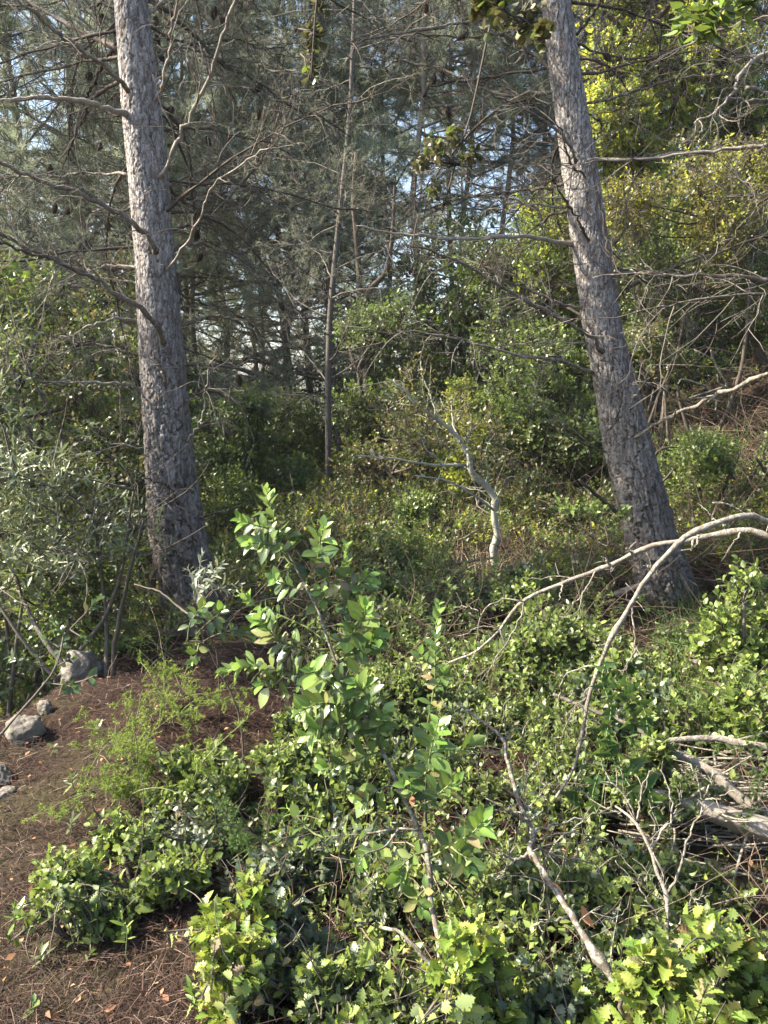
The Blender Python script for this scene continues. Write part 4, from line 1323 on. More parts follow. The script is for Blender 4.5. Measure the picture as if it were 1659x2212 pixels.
# ---- dead wood
def dead_thing(name, label, cat, main, r0, r1, mat, twigs, seed, auto=0, auto_len=(.05, .16), group=None, k=40, tw_r=.004, lev2=2, root_down=True):
    r = np.random.default_rng(seed)
    base = np.array(main[0], float)
    base[2] = float(gz(base[0], base[1]))
    root = thing(name, label, cat, base, group)
    pts = list(main)
    if root_down and pts[0][2] > base[2] + .03:
        pts = [base - np.array([0, 0, .03])] + pts
    c = resample(pts, k)
    c[1:-1] += r.normal(size=(k - 2, 3)) * r0 * .10
    ms = MB()
    rad = np.linspace(r0, r1, k) * (1 + .07 * r.normal(size=k))
    for kn in r.uniform(.05, .95, 11):
        rad *= 1 + r.uniform(.15, .45) * np.exp(-((np.linspace(0, 1, k) - kn) / .012) ** 2)
    tubes(ms, c, rad, 9)
    link('main_stem', ms.mesh('main_stem', M[mat], base), root)
    ends = [c]
    for t in twigs:
        pts, w0 = (t if isinstance(t, tuple) else (t, tw_r))
        cc = resample(pts, 14)
        cc[1:-1] += r.normal(size=(12, 3)) * .003
        ms = MB()
        w0 = w0 * .8
        tubes(ms, cc, np.linspace(w0, w0 * .4, 14), 5)
        o = link('twig', ms.mesh('twig', M[mat], base), root)
        n2 = max(1, int(2.2 * lev2 / 2))
        s, d, tt, _ = off_branch(cc[None], n2, r, .25, 1, (.5, 1.1), .1)
        c2 = grow(s, d, r.uniform(.02, .07, n2), 5, r, .18)
        ms = MB()
        tubes(ms, c2, w0 * .5 * np.linspace(1, .5, 5)[None] * np.ones((n2, 1)), 4)
        link('side_twigs', ms.mesh('side_twigs', M[mat], base), o, 'stuff')
    if auto:
        s, d, tt, _ = off_branch(c[None], auto, r, .2, 1, (.6, 1.3), .1)
        c1 = grow(s, d, r.uniform(*auto_len, auto), 6, r, .3)
        ms = MB()
        tubes(ms, c1, tw_r * .7 * np.linspace(1, .4, 6)[None] * np.ones((auto, 1)), 5)
        s, d, tt, par = off_branch(c1, lev2, r, .3, 1, (.5, 1.1), .1)
        c2 = grow(s, d, r.uniform(.03, .09, len(s)), 5, r, .3)
        tubes(ms, c2, tw_r * .4 * np.linspace(1, .5, 5)[None] * np.ones((len(s), 1)), 4)
        link('twigs', ms.mesh('twigs', M[mat], base), root, 'stuff')
    return root, base


d1 = [(1900, 1420), (1840, 1270), (1728, 1185), (1659, 1160), (1616, 1146), (1562, 1153), (1481, 1167), (1413, 1178), (1367, 1197), (1318, 1221), (1264, 1240), (1215, 1259), (1129, 1299), (1079, 1359), (1029, 1407), (969, 1432)]
d1p = tr(d1, 2.75, 3.05)
D1T = [
    (tr([(1129, 1299), (1089, 1294), (1044, 1319), (1034, 1354), (1029, 1402)], 2.97, 3.0), .0045),
    (tr([(1034, 1320), (1000, 1310), (975, 1318)], 2.97, 3.05), .003),
    (tr([(1288, 1234), (1264, 1270), (1256, 1297), (1247, 1324)], 2.9, 2.85), .005),
    (tr([(1256, 1286), (1234, 1308), (1210, 1335)], 2.88, 2.85), .0035),
    (tr([(1130, 1300), (1120, 1340), (1100, 1380), (1075, 1415), (1040, 1470)], 2.97, 2.9), .004),
    (tr([(1080, 1358), (1090, 1400), (1060, 1440), (1030, 1460)], 2.97, 2.9), .0035),
    (tr([(1030, 1405), (1010, 1440), (1000, 1470), (985, 1500)], 3.0, 2.95), .003),
    (tr([(1079, 1359), (1040, 1352), (1015, 1365), (985, 1380)], 3.0, 3.1), .003),
    (tr([(1367, 1197), (1355, 1184)], 2.88, 2.85), .007), (tr([(1318, 1221), (1299, 1202)], 2.9, 2.86), .006), (tr([(1215, 1259), (1210, 1290)], 2.92, 2.88), .006),
    (tr([(1322, 1222), (1320, 1236)], 2.9, 2.86), .005), (tr([(1600, 1150), (1575, 1185)], 2.8, 2.75), .005), (tr([(1500, 1165), (1493, 1190)], 2.8, 2.75), .005),
    (tr([(969, 1432), (930, 1445), (890, 1440)], 3.05, 3.1), .003),
]
dead_thing('dead_branch', 'thicker lichened dead branch arching in from the side, its tip reaching the glossy shoot', 'dead branch', d1p, .019, .0045, 'dead', D1T, 21, 5, group='dead branches arching over the bushes', k=60)
d2 = [(1880, 1400), (1800, 1220), (1720, 1145), (1659, 1126), (1627, 1114), (1589, 1118), (1549, 1131), (1508, 1145), (1475, 1164), (1440, 1197), (1416, 1224), (1386, 1264), (1364, 1302), (1340, 1343), (1313, 1392), (1294, 1440), (1275, 1497), (1262, 1560), (1254, 1594), (1239, 1659), (1194, 1734)]
d2p = tr(d2, 2.7, 2.45)
D2T = [
    (tr([(1364, 1302), (1370, 1351), (1373, 1400), (1378, 1421)], 2.62, 2.6), .0055),
    (tr([(1373, 1400), (1356, 1435), (1340, 1467), (1330, 1500)], 2.6, 2.55), .0045),
    (tr([(1313, 1392), (1287, 1397)], 2.58, 2.5), .006),
    (tr([(1294, 1440), (1253, 1444), (1221, 1462), (1210, 1497), (1200, 1520)], 2.56, 2.6), .005),
    (tr([(1221, 1462), (1200, 1455), (1190, 1450)], 2.58, 2.6), .003),
    (tr([(1416, 1224), (1390, 1222)], 2.64, 2.55), .004), (tr([(1418, 1226), (1421, 1240)], 2.64, 2.6), .005),
    (tr([(1508, 1145), (1506, 1168), (1502, 1178)], 2.67, 2.62), .006), (tr([(1549, 1131), (1530, 1105)], 2.67, 2.7), .004), (tr([(1560, 1130), (1570, 1148)], 2.67, 2.6), .004),
    (tr([(1364, 1302), (1350, 1296)], 2.62, 2.58), .005), (tr([(1366, 1300), (1380, 1290)], 2.62, 2.58), .004),
    (tr([(1264, 1535), (1268, 1570), (1262, 1600)], 2.53, 2.5), .004), (tr([(1270, 1510), (1240, 1525), (1220, 1550)], 2.53, 2.45), .004),
    (tr([(1254, 1594), (1265, 1640), (1240, 1690)], 2.5, 2.45), .004),
    (tr([(1282, 1475), (1250, 1520), (1225, 1560), (1210, 1610)], 2.54, 2.6), .004),
]
dead_thing('dead_branch', 'thinner bare dead branch that bends down steeply past the leaning pine into the vine', 'dead branch', d2p, .0155, .005, 'dead', D2T, 22, 5, group='dead branches arching over the bushes', k=60)

d3 = tr([(1400, 2330), (1354, 2179), (1309, 2094), (1259, 2019), (1224, 1959), (1194, 1914), (1154, 1854), (1144, 1829), (1154, 1799), (1129, 1754), (1109, 1694), (1094, 1634), (1084, 1594), (1044, 1559), (989, 1519)], 1.45, 2.25)
D3T = [
    (tr([(1146, 1840), (1114, 1857), (1077, 1842)], 1.85, 1.8), .0075), (tr([(1114, 1857), (1090, 1880), (1070, 1900)], 1.82, 1.8), .004),
    (tr([(1140, 1775), (1110, 1758), (1098, 1745)], 1.93, 1.85), .006), (tr([(1146, 1830), (1110, 1780), (1080, 1740)], 1.88, 1.85), .004),
    (tr([(1154, 1800), (1220, 1775), (1290, 1760), (1330, 1750)], 1.9, 2.0), .004), (tr([(1150, 1830), (1210, 1850), (1280, 1865), (1310, 1920)], 1.87, 1.9), .004),
    (tr([(1160, 1815), (1250, 1800), (1330, 1830), (1370, 1860)], 1.88, 2.0), .003), (tr([(1224, 1959), (1270, 1985), (1330, 1980), (1360, 1960)], 1.75, 1.8), .003),
    (tr([(1094, 1634), (1060, 1620), (1035, 1615)], 2.1, 2.1), .004), (tr([(1109, 1694), (1150, 1660), (1155, 1645)], 2.03, 2.0), .004),
    (tr([(1086, 1600), (1060, 1580), (1035, 1598), (1022, 1596)], 2.15, 2.1), .004), (tr([(1084, 1594), (1120, 1600), (1138, 1560)], 2.15, 2.1), .004),
    (tr([(1170, 1870), (1200, 1820), (1240, 1790), (1280, 1740)], 1.83, 1.9), .0035), (tr([(1129, 1754), (1165, 1720), (1180, 1690)], 1.97, 2.0), .0035),
    (tr([(1235, 1975), (1190, 1990), (1150, 2000)], 1.74, 1.7), .005), (tr([(1150, 1835), (1175, 1920), (1165, 1980), (1150, 2010)], 1.86, 1.8), .003),
]
root3, base3 = dead_thing('dead_sapling', 'dark dead trunk with grey lichen leaning back through the near bushes', 'dead tree', d3, .0105, .004, 'lichened', D3T, 23, 12, (.06, .2), k=60, lev2=3, tw_r=.0026)
# red peeling strip of bark on the dead trunk
for pts in ([(1190, 1905), (1205, 1925), (1220, 1940)], [(1256, 1955), (1268, 1985), (1285, 2005)]):
    c = resample(tr(pts, 1.74, 1.70), 6)
    mbp = MB()
    wv = np.array([.002, .008, .011, .009, .005, .001])
    sd = np.array([.7, 0, .7])
    mbp.add(np.concatenate([c - wv[:, None] * sd, c + np.array([0, -.004, 0]), c + wv[:, None] * sd]), [np.array([(i, i + 1, i + 7, i + 6) for i in range(5)] + [(i + 6, i + 7, i + 13, i + 12) for i in range(5)])], np.tile([0, 0, .2], (18, 1)))
    link('bark_strip', mbp.mesh('bark_strip', M['dead_leaf'], base3), root3)


def c6(pts, a, b):
    return tr([(829.5 + x / 2, 1469 + y / 2) for x, y in pts], a, b)


D4T = [
    (c6([(1222, 930), (1290, 780), (1320, 660), (1360, 590), (1380, 520)], 1.87, 1.95), .0055),
    (c6([(1380, 520), (1340, 400), (1310, 360)], 1.95, 1.98), .004), (c6([(1385, 512), (1410, 450), (1425, 380)], 1.95, 1.95), .004), (c6([(1385, 515), (1440, 515), (1500, 480)], 1.95, 1.9), .0035),
    (c6([(1228, 1110), (1290, 1030), (1320, 960), (1352, 880)], 1.8, 1.8), .004), (c6([(1310, 980), (1360, 940), (1410, 930)], 1.8, 1.78), .003),
    (c6([(1160, 730), (1200, 650), (1250, 580), (1232, 480), (1192, 385)], 1.9, 1.98), .0045), (c6([(1250, 580), (1275, 520), (1285, 470)], 1.95, 1.95), .003),
    (c6([(1090, 620), (1060, 530), (1000, 450), (950, 440)], 1.95, 2.0), .004), (c6([(1090, 610), (1110, 520), (1120, 450), (1160, 390)], 1.95, 2.0), .004),
    (c6([(1040, 580), (980, 560), (930, 560)], 1.97, 2.0), .003), (c6([(1150, 720), (1170, 640), (1150, 560), (1190, 540)], 1.92, 1.95), .003),
    (c6([(1210, 1080), (1130, 940), (1080, 870), (1000, 780)], 1.8, 1.85), .004), (c6([(1220, 950), (1160, 930), (1060, 800), (980, 700)], 1.85, 1.95), .003),
]
dead_thing('bare_shrub', 'bare forked shrub with many thin pale twigs in front of the weathered logs', 'bare shrub', c6([(1175, 1400), (1190, 1320), (1215, 1200), (1225, 1100), (1220, 930), (1180, 830), (1150, 730), (1090, 620), (1040, 575), (1000, 545)], 1.66, 2.0), .0075, .003, 'dead', D4T, 24, 8, lev2=3, tw_r=.0026)

# crooked pale sapling in the middle distance
c4 = lambda pts, a, b: tr([(829.5 + x / 2, 734.5 + y / 2) for x, y in pts], a, b)
D5T = [
    (c4([(350, 540), (250, 542), (180, 535), (100, 525), (0, 510), (-120, 500)], 6.5, 6.0), .018), (c4([(475, 735), (430, 700), (370, 660), (280, 610), (130, 585)], 6.6, 6.0), .015),
    (c4([(230, 340), (205, 250), (165, 150), (160, 90)], 6.6, 6.8), .010), (c4([(370, 520), (330, 430), (300, 370), (290, 250)], 6.6, 7.0), .012),
    (c4([(250, 540), (220, 500), (180, 470), (150, 380)], 6.3, 6.2), .010), (c4([(440, 620), (450, 560), (440, 480), (480, 400)], 6.6, 6.8), .010), (c4([(480, 700), (530, 600), (570, 590)], 6.6, 6.5), .007),
]
r5, b5 = dead_thing('oak_sapling', 'crooked pale grey sapling with green lichen and thin dusky leaves, alone in the middle clearing', 'small tree', c4([(487, 985), (470, 900), (490, 850), (475, 740), (482, 700), (440, 630), (380, 570), (360, 490), (310, 410), (230, 340), (130, 260), (40, 170)], 6.75, 6.6), .036, .010, 'pale_sapling', D5T, 25, 34, (.2, .6), k=50, tw_r=.005, lev2=3, root_down=False)
r_ = np.random.default_rng(31)
cc = np.array([P(829.5 + x / 2, 734.5 + y / 2, d) for x, y, d in [(60, 380, 6.4), (150, 300, 6.4), (40, 470, 6.2), (300, 300, 6.9), (420, 400, 6.8), (480, 480, 6.6), (120, 200, 6.6), (520, 560, 6.5), (340, 420, 6.9), (-20, 330, 6.2), (230, 440, 6.3)]])
tip, dr, k = lobe_tips(cc, np.full((len(cc), 3), .34), 150, r_)
pos, d, n, t = sprig_leaves(tip, dr + r_.normal(size=dr.shape) * .5, .22, 7, r_)
mf = MB()
leaves(mf, 'small', pos, d, n, r_.uniform(.03, .05, len(pos)), r_)
tw = np.stack([cc[k] * .7 + tip * .3, (cc[k] + tip) / 2 + r_.normal(size=tip.shape) * .03, tip], 1)
link('foliage', mf.mesh('foliage', M['mid_olive'], b5), r5, 'stuff')
mt = MB()
tubes(mt, tw, np.array([[.004, .003, .0015]]) * np.ones((len(tw), 1)), 3)
link('twigs', mt.mesh('twigs', M['twig'], b5), r5, 'stuff')


# ---- fallen logs, sticks, stump, rocks
def log(label, pts, r0, r1, seed, mat='log', name='fallen_log', cat='log', group='fallen wood below the bank'):
    r = np.random.default_rng(seed)
    k, sides = 44, 14
    c = resample(pts, k)
    base = c.mean(0)
    base[2] = float(gz(base[0], base[1]))
    root = thing(name, label, cat, base, group)
    T = nrm(np.gradient(c, axis=0))
    A = nrm(np.cross(T, [0, 0, 1.]))
    B = np.cross(T, A)
    th = np.linspace(0, 6.2832, sides, endpoint=False)
    rr = np.linspace(r0, r1, k)[:, None] * (1 + .12 * np.sin(3 * th + seed)[None] + .10 * (vnoise(np.repeat(np.arange(k)[:, None] * .25, sides, 1), np.repeat(th[None] * 2.2, k, 0), seed) - .5) * 2)
    rr = rr * (1 - .12 * (np.sin(th * 5 + seed)[None] > .8))
    V = c[:, None] + rr[..., None] * (A[:, None] * np.cos(th)[None, :, None] + B[:, None] * np.sin(th)[None, :, None])
    ms = MB()
    idx = np.arange(k * sides).reshape(k, sides)
    q4 = np.stack([idx[:-1], np.roll(idx[:-1], -1, 1), np.roll(idx[1:], -1, 1), idx[1:]], -1).reshape(-1, 4)
    ms.add(V, [q4, idx[:1, ::-1], idx[-1:]], np.tile([0, 0, r.random()], (k * sides, 1)))
    link('trunk', ms.mesh('trunk', M[mat], base), root)
    n = 5
    s, d, t, _ = off_branch(c[None], n, r, .1, .95, (.9, 1.4), .5)
    ms = MB()
    tubes(ms, grow(s, d, r.uniform(2.2, 4.5, n) * r0, 5, r, .1), r0 * .28 * np.linspace(1, .6, 5)[None] * np.ones((n, 1)), 6)
    link('stubs', ms.mesh('stubs', M[mat], base), root)
    return root


log('thick weathered grey log lying lowest among the sticks', c6([(1150, 505), (1300, 530), (1480, 590), (1660, 650), (1900, 730)], 2.5, 2.32), .027, .042, 41)
log('slimmer pale log slanting down above the thick one', c6([(1170, 300), (1290, 330), (1420, 400), (1530, 500), (1660, 600), (1760, 700)], 2.72, 2.42), .015, .024, 42)
log('thin peeled branch lying highest, almost level', c6([(1195, 262), (1420, 250), (1520, 268), (1660, 290), (1900, 330)], 2.82, 2.68), .010, .015, 43, 'dead')
log('narrow stick slanting down behind the arrow leaved vine', c6([(730, 60), (870, 120), (1050, 190), (1170, 260)], 2.95, 2.8), .006, .008, 44, 'log')
log('short broken stick lying at the foot of the leaning pine', tr([(1330, 1285), (1360, 1272), (1395, 1262)], 5.0, 4.9), .022, .018, 45, 'log')

ms = MB()
rs = np.random.default_rng(50)
n = 85
s = np.array([ground_hit(a, b) for a, b in zip(rs.uniform(1400, 1700, n), rs.uniform(1660, 1900, n))])
s[:, 2] += rs.uniform(0, .14, n)
a = rs.normal(.1, .5, n) + np.where(rs.random(n) < .3, 1.2, 0)
d = np.stack([np.cos(a), -np.abs(np.sin(a)) * .6, rs.normal(0, .12, n)], -1)
cst = grow(s - d * .2, d, rs.uniform(.3, .8, n), 8, rs, .09)
cst[..., 2] = np.maximum(cst[..., 2], gz(cst[..., 0], cst[..., 1]) + .004)
tubes(ms, cst, rs.uniform(.0015, .006, n)[:, None] * np.linspace(1, .5, 8)[None], 5)
o = link('brushwood', ms.mesh('brushwood', M['dead'], (0, 0, 0)), kind='stuff')
tag(o, 'heap of thin dry sticks piled around the weathered logs', 'brushwood')


def rock_mat():
    m, nt, out = new_mat('limestone')
    co = nt.nodes.new('ShaderNodeTexCoord').outputs['Object']
    c = ramp(nt, noise(nt, 9, 6, co, .7), [(.25, (.07, .06, .05)), (.5, (.18, .16, .135)), (.78, (.34, .31, .27))])
    c = mixc(nt, ramp(nt, noise(nt, 22, 4, co), [(.5, (0, 0, 0)), (.6, (1, 1, 1))]), c, (.11, .10, .065))
    p = nt.nodes.new('ShaderNodeBsdfPrincipled')
    nt.links.new(c, p.inputs['Base Color'])
    p.inputs['Roughness'].default_value = .9
    b = nt.nodes.new('ShaderNodeBump')
    b.inputs['Strength'].default_value = .7
    b.inputs['Distance'].default_value = .02
    nt.links.new(noise(nt, 40, 6, co, .75), b.inputs['Height'])
    nt.links.new(b.outputs[0], p.inputs['Normal'])
    nt.links.new(p.outputs[0], out.inputs[0])
    return m


M['rock'] = rock_mat()


def rock(label, u, v, sx, sy, sz, seed, d=None, sink=.25):
    import bmesh
    p = ground_hit(u, v)
    bm = bmesh.new()
    bmesh.ops.create_icosphere(bm, subdivisions=4, radius=1)
    r = np.random.default_rng(seed)
    pl = rand_unit(13, r)
    co = np.array([x.co[:] for x in bm.verts])
    k = r.uniform(.62, .95, 13)
    dist = (co @ pl.T) / k
    rr = 1 / np.maximum(1.0, dist.max(1))
    q = co * 2.2 + seed
    nn = (vnoise(q[:, 0] * 2 + q[:, 2], q[:, 1] * 2 - q[:, 2], seed) - .5) * .22 + (vnoise(q[:, 0] * 5, q[:, 1] * 5 + q[:, 2] * 5, seed) - .5) * .16 + (vnoise(q[:, 0] * 11, q[:, 1] * 11 + q[:, 2] * 11, seed) - .5) * .08
    co = co * (rr + nn)[:, None] * np.array([sx, sy, sz])
    for x, cc_ in zip(bm.verts, co):
        x.co = cc_
    me = bpy.data.meshes.new('rock')
    bm.to_mesh(me)
    bm.free()
    for f in me.polygons:
        f.use_smooth = True
    me.materials.append(M['rock'])
    o = link('rock', me)
    o.location = [float(p[0]), float(p[1]), float(gz(p[0], p[1])) + sz * (1 - sink) * .35]
    o.rotation_euler = (r.uniform(-.2, .2), r.uniform(-.2, .2), r.uniform(0, 6))
    return tag(o, label, 'rock', 'pale rocks along the path')


rock('pale angular rock at the lip of the dark hollow, nearest the path', 55, 1590, .095, .08, .085, 3)
rock('rock standing behind the angular one at the hollow edge', 65, 1530, .075, .08, .10, 4)
rock('small broken rock tucked between the two larger ones', 98, 1540, .05, .04, .045, 5)
rock('flat stone half buried beside the path at the picture edge', -5, 1685, .085, .07, .05, 6)
rock('cracked flat stone just below the half buried one', 12, 1720, .045, .04, .02, 7)
rock('mossy rock far along the bank beneath the grey shrub', 180, 1465, .12, .12, .14, 8)
rock('little light stone lying on the needles by the mossy rock', 222, 1450, .05, .05, .05, 9)
rock('pale boulder half hidden in grass behind the arching branch', 1290, 1250, .17, .14, .12, 10)
rock('upright pale stone beside the half hidden boulder', 1243, 1240, .07, .07, .14, 11)
rock('small white stone at the foot of the leaning pine', 1302, 1295, .05, .04, .035, 12)
rock('grey stone hidden in the bushes on the red litter bank', 1510, 1440, .08, .07, .05, 13)

# broken stump among the bushes
ms = MB()
pb = P(585, 1790, 2.62)
pb[2] = float(gz(pb[0], pb[1]))
th = np.linspace(0, 6.2832, 28, endpoint=False)
hs = np.linspace(-.03, 1, 12)
top = .055 + .05 * vnoise(th * 2.1, th * 0, 4) + .05 * np.cos(th - .6)
rad = .05 * (1 + .15 * np.sin(3 * th) + .12 * np.sin(7 * th + 1))
Vs = np.stack([np.stack([pb[0] + rad * (1.15 - .3 * h) * np.cos(th), pb[1] + rad * (1.15 - .3 * h) * np.sin(th), pb[2] + top * h], -1) for h in hs])
Vs = np.concatenate([Vs, [np.stack([pb[0] + rad * .45 * np.cos(th), pb[1] + rad * .45 * np.sin(th), pb[2] + top * .8], -1)], [np.stack([pb[0] + rad * .05 * np.cos(th), pb[1] + rad * .05 * np.sin(th), np.full(28, pb[2] + .1)], -1)]])
kk = len(Vs)
idx = np.arange(kk * 28).reshape(kk, 28)
ms.add(Vs, [np.stack([idx[:-1], np.roll(idx[:-1], -1, 1), np.roll(idx[1:], -1, 1), idx[1:]], -1).reshape(-1, 4)], np.tile([0, 0, .1], (kk * 28, 1)))
o = link('tree_stump', ms.mesh('tree_stump', M['twig_dark'], pb))
o.location = [float(x) for x in pb]
tag(o, 'dark broken stump hidden among the bushes left of the glossy sapling', 'stump')


# ---- feathery wild asparagus
def feathery(label, u, v, h, spread, ns, seed, mat='feather', lean=(0, 0), depth=None, group='feathery asparagus plants'):
    r = np.random.default_rng(seed)
    p = ground_hit(u, v) if depth is None else P(u, v, depth)
    base = np.array([p[0], p[1], float(gz(p[0], p[1]))])
    root = thing('asparagus_plant', label, 'plant', base, group)
    a = r.uniform(0, 6.28, ns)
    st = base + np.stack([r.normal(0, spread * .3, ns), r.normal(0, spread * .3, ns), np.zeros(ns)], -1)
    d = np.stack([np.cos(a) * .6 + lean[0], np.sin(a) * .6 + lean[1], np.full(ns, 1.)], -1)
    ln = h * r.uniform(.6, 1.25, ns)
    c = grow(st, d, ln, 14, r, .14, -.05)
    ms = MB()
    tubes(ms, c, np.linspace(.0028, .001, 14)[None] * np.ones((ns, 1)), 4, cap=False)
    link('stems', ms.mesh('stems', M['greenstem'], base), root, 'stuff')
    s1, d1_, t1, par = off_branch(c, 16, r, .25, 1, (.7, 1.3), .05)
    c1 = grow(s1, d1_, h * r.uniform(.08, .24, len(par)) * (1.1 - .5 * t1), 6, r, .2, -.02)
    mf = MB()
    tubes(mf, c1, np.linspace(.0012, .0006, 6)[None] * np.ones((len(par), 1)), 3, cap=False)
    s2, d2_, t2, p2 = off_branch(c1, 9, r, .1, 1, (.4, 1.2), .1)
    m = 5
    dd = nrm(d2_[:, None, :] + r.normal(size=(len(s2), m, 3)) * .7)
    L = r.uniform(.008, .02, (len(s2), m, 1))
    sd = nrm(np.cross(dd, r.normal(size=dd.shape)))
    V = np.stack([s2[:, None] - sd * .0012, s2[:, None] + sd * .0012, s2[:, None] + dd * L], 2)
    at = np.zeros(V.shape)
    at[..., 2] = r.random((len(s2), m))[:, :, None]
    mf.add(V, [np.arange(V.size // 3).reshape(-1, 3)], at)
    link('needles', mf.mesh('needles', M[mat], base), root, 'stuff')
    return root


feathery('yellow-green feathery plant sprawling above the spiny path bushes', 330, 1700, .42, .35, 15, 61)
feathery('fine feathery plant climbing at the edge of the brown needles', 385, 1560, .42, .3, 12, 62)
feathery('feathery plant arching around the dark foot of the straight pine', 345, 1430, .45, .3, 11, 63)
feathery('sparse feathery plant low down by the path, next to the dark spiny bush', 290, 1740, .22, .2, 7, 64)
feathery('soft feathery green plant behind the top of the glossy sapling', 650, 1330, .45, .5, 14, 65, 'feather_dark')
feathery('feathery plant at the sunlit edge of the clearing', 540, 1260, .5, .5, 12, 66)
feathery('bright feathery tuft high on the bank above the bleached branch', 1540, 830, .9, .5, 16, 67, 'feather_dark')
feathery('feathery green mass on the bank right behind the leaning pine', 1600, 1080, .7, .7, 20, 68, 'feather_dark')
feathery('feathery plant on the bank below the shrub, beside the pine trunk', 1500, 1140, .6, .5, 14, 69, 'feather_dark')
feathery('wispy feathery plant on the red litter beside the pine', 1560, 1450, .4, .4, 12, 70, 'feather_dark')
feathery('wispy feathery plant above the thin peeled log', 1590, 1600, .35, .4, 14, 71, 'feather_dark')
feathery('feathery spray between the log and the corner oak', 1600, 1830, .3, .3, 9, 72, 'feather_dark')
feathery('feathery plant by the pale boulder in the clearing', 1240, 1300, .35, .4, 10, 73, 'feather')
feathery('dull feathery plant tangled in dry stems above the golden oak', 560, 1860, .25, .25, 10, 74, 'feather_dark')

# ---- arrow leaved vine hung on the thinner dead branch
r_ = np.random.default_rng(81)
lt = []
for pts, nn_ in [([(1310, 1425), (1300, 1470), (1320, 1530), (1310, 1600), (1335, 1660)], 22), ([(1330, 1440), (1345, 1500), (1370, 1550), (1360, 1620)], 20), ([(1300, 1480), (1345, 1480), (1390, 1530), (1400, 1590)], 18),
                 ([(1280, 1560), (1300, 1640), (1280, 1720), (1300, 1780)], 16), ([(1330, 1600), (1350, 1680), (1390, 1730)], 14), ([(1260, 1640), (1240, 1720), (1250, 1790)], 10), ([(1360, 1640), (1400, 1700), (1420, 1780)], 10)]:
    lt.append((tr(pts, 2.5, 2.3 + r_.uniform(-.1, .15)), nn_, r_.uniform(.85, 1.15), .97))
vine = sapling('smilax_vine', 'vine of dark glossy arrow-shaped leaves climbing the thinner dead branch', 'vine', [(tr([(1290, 1840), (1300, 1740), (1315, 1600), (1310, 1425)], 2.35, 2.52), .0025, .0015)], lt, 'heart', .062, ['smilax', 'smilax', 'oak_yellow'], 82, 'greenstem', 130, th=(1.5, 1.1), young=.1, old=.06, r_shoot=.0018)


# ---- leafy sprays hanging in from trees overhead
def spray(label, stem_pts, d0, d1, clusters, size, mats, seed, kind='round'):
    r = np.random.default_rng(seed)
    st = tr(stem_pts, d0, d1)
    base = np.array(st[0])
    root = thing('hanging_spray', label, 'hanging vine', base, 'leafy sprays hanging from above')
    ms = MB()
    tubes(ms, resample(st, 20), np.linspace(.0055, .0025, 20), 6)
    link('stem', ms.mesh('stem', M['twig_dark'], base), root)
    pp = [[], [], []]
    ms = MB()
    sp = resample(st, 40)
    for (u, v, rad, n) in clusters:
        c = P(u, v, (d0 + d1) / 2 + r.uniform(-.15, .1))
        i = np.argmin(((sp - c) ** 2).sum(1))
        tip = c + rand_unit(n, r) * rad * r.uniform(.3, 1, (n, 1)) * np.array([1, .8, .8])
        cv = np.stack([np.repeat(sp[i][None], n, 0), sp[i] * .4 + c * .6 + r.normal(size=(n, 3)) * .02, tip], 1)
        tubes(ms, cv, np.array([[.0022, .0018, .001]]) * np.ones((n, 1)), 4)
        p, d, nn, t = sprig_leaves(tip, nrm(tip - c + np.array([0, 0, -.05])), .05, 5, r, (1.3, .6))
        pp[0].append(p); pp[1].append(d); pp[2].append(nn)
    link('twigs', ms.mesh('twigs', M['stem'], base), root, 'stuff')
    p, d, nn = [np.concatenate(a) for a in pp]
    mi = (r.random(len(p)) < .22).astype(int)
    put_leaves(root, base, kind, p, d, nn, size * r.uniform(.65, 1.15, len(p)), [M[x] for x in mats], mi, r, 120)
    return root


spray('longest leafy spray hanging between the two pines, in three dusky clumps', [(1100, -140), (1064, 30), (1049, 100), (1019, 240), (994, 320), (974, 390), (955, 460)], 2.9, 2.7, [(929, 335, .09, 13), (979, 305, .05, 7), (1029, 350, .06, 8), (910, 360, .05, 8), (946, 430, .06, 8)], .030, ['dusky', 'oak'], 91)
spray('dark leafy clump hanging before the top of the leaning pine', [(1010, -120), (1090, 20), (1130, 40), (1170, 80)], 2.6, 2.6, [(1080, 25, .09, 12), (1140, 50, .09, 14), (1170, 85, .05, 6), (1040, 30, .05, 6)], .036, ['dusky', 'oak'], 92)
spray('small narrow spray dangling in the gap right of the straight pine', [(700, -120), (685, 0), (678, 80), (672, 170)], 2.6, 2.6, [(690, 15, .03, 5), (675, 85, .04, 7), (670, 130, .04, 6), (675, 165, .03, 5)], .028, ['dusky', 'oak'], 93)
spray('spray with fresh green leaves dangling at the top corner', [(1640, -120), (1580, -10), (1545, 40), (1500, 70)], 2.3, 2.3, [(1530, 40, .06, 7), (1475, 60, .03, 4), (1555, 70, .04, 4), (1600, 10, .05, 6)], .046, ['oak', 'arbutus_young'], 94, 'oval')


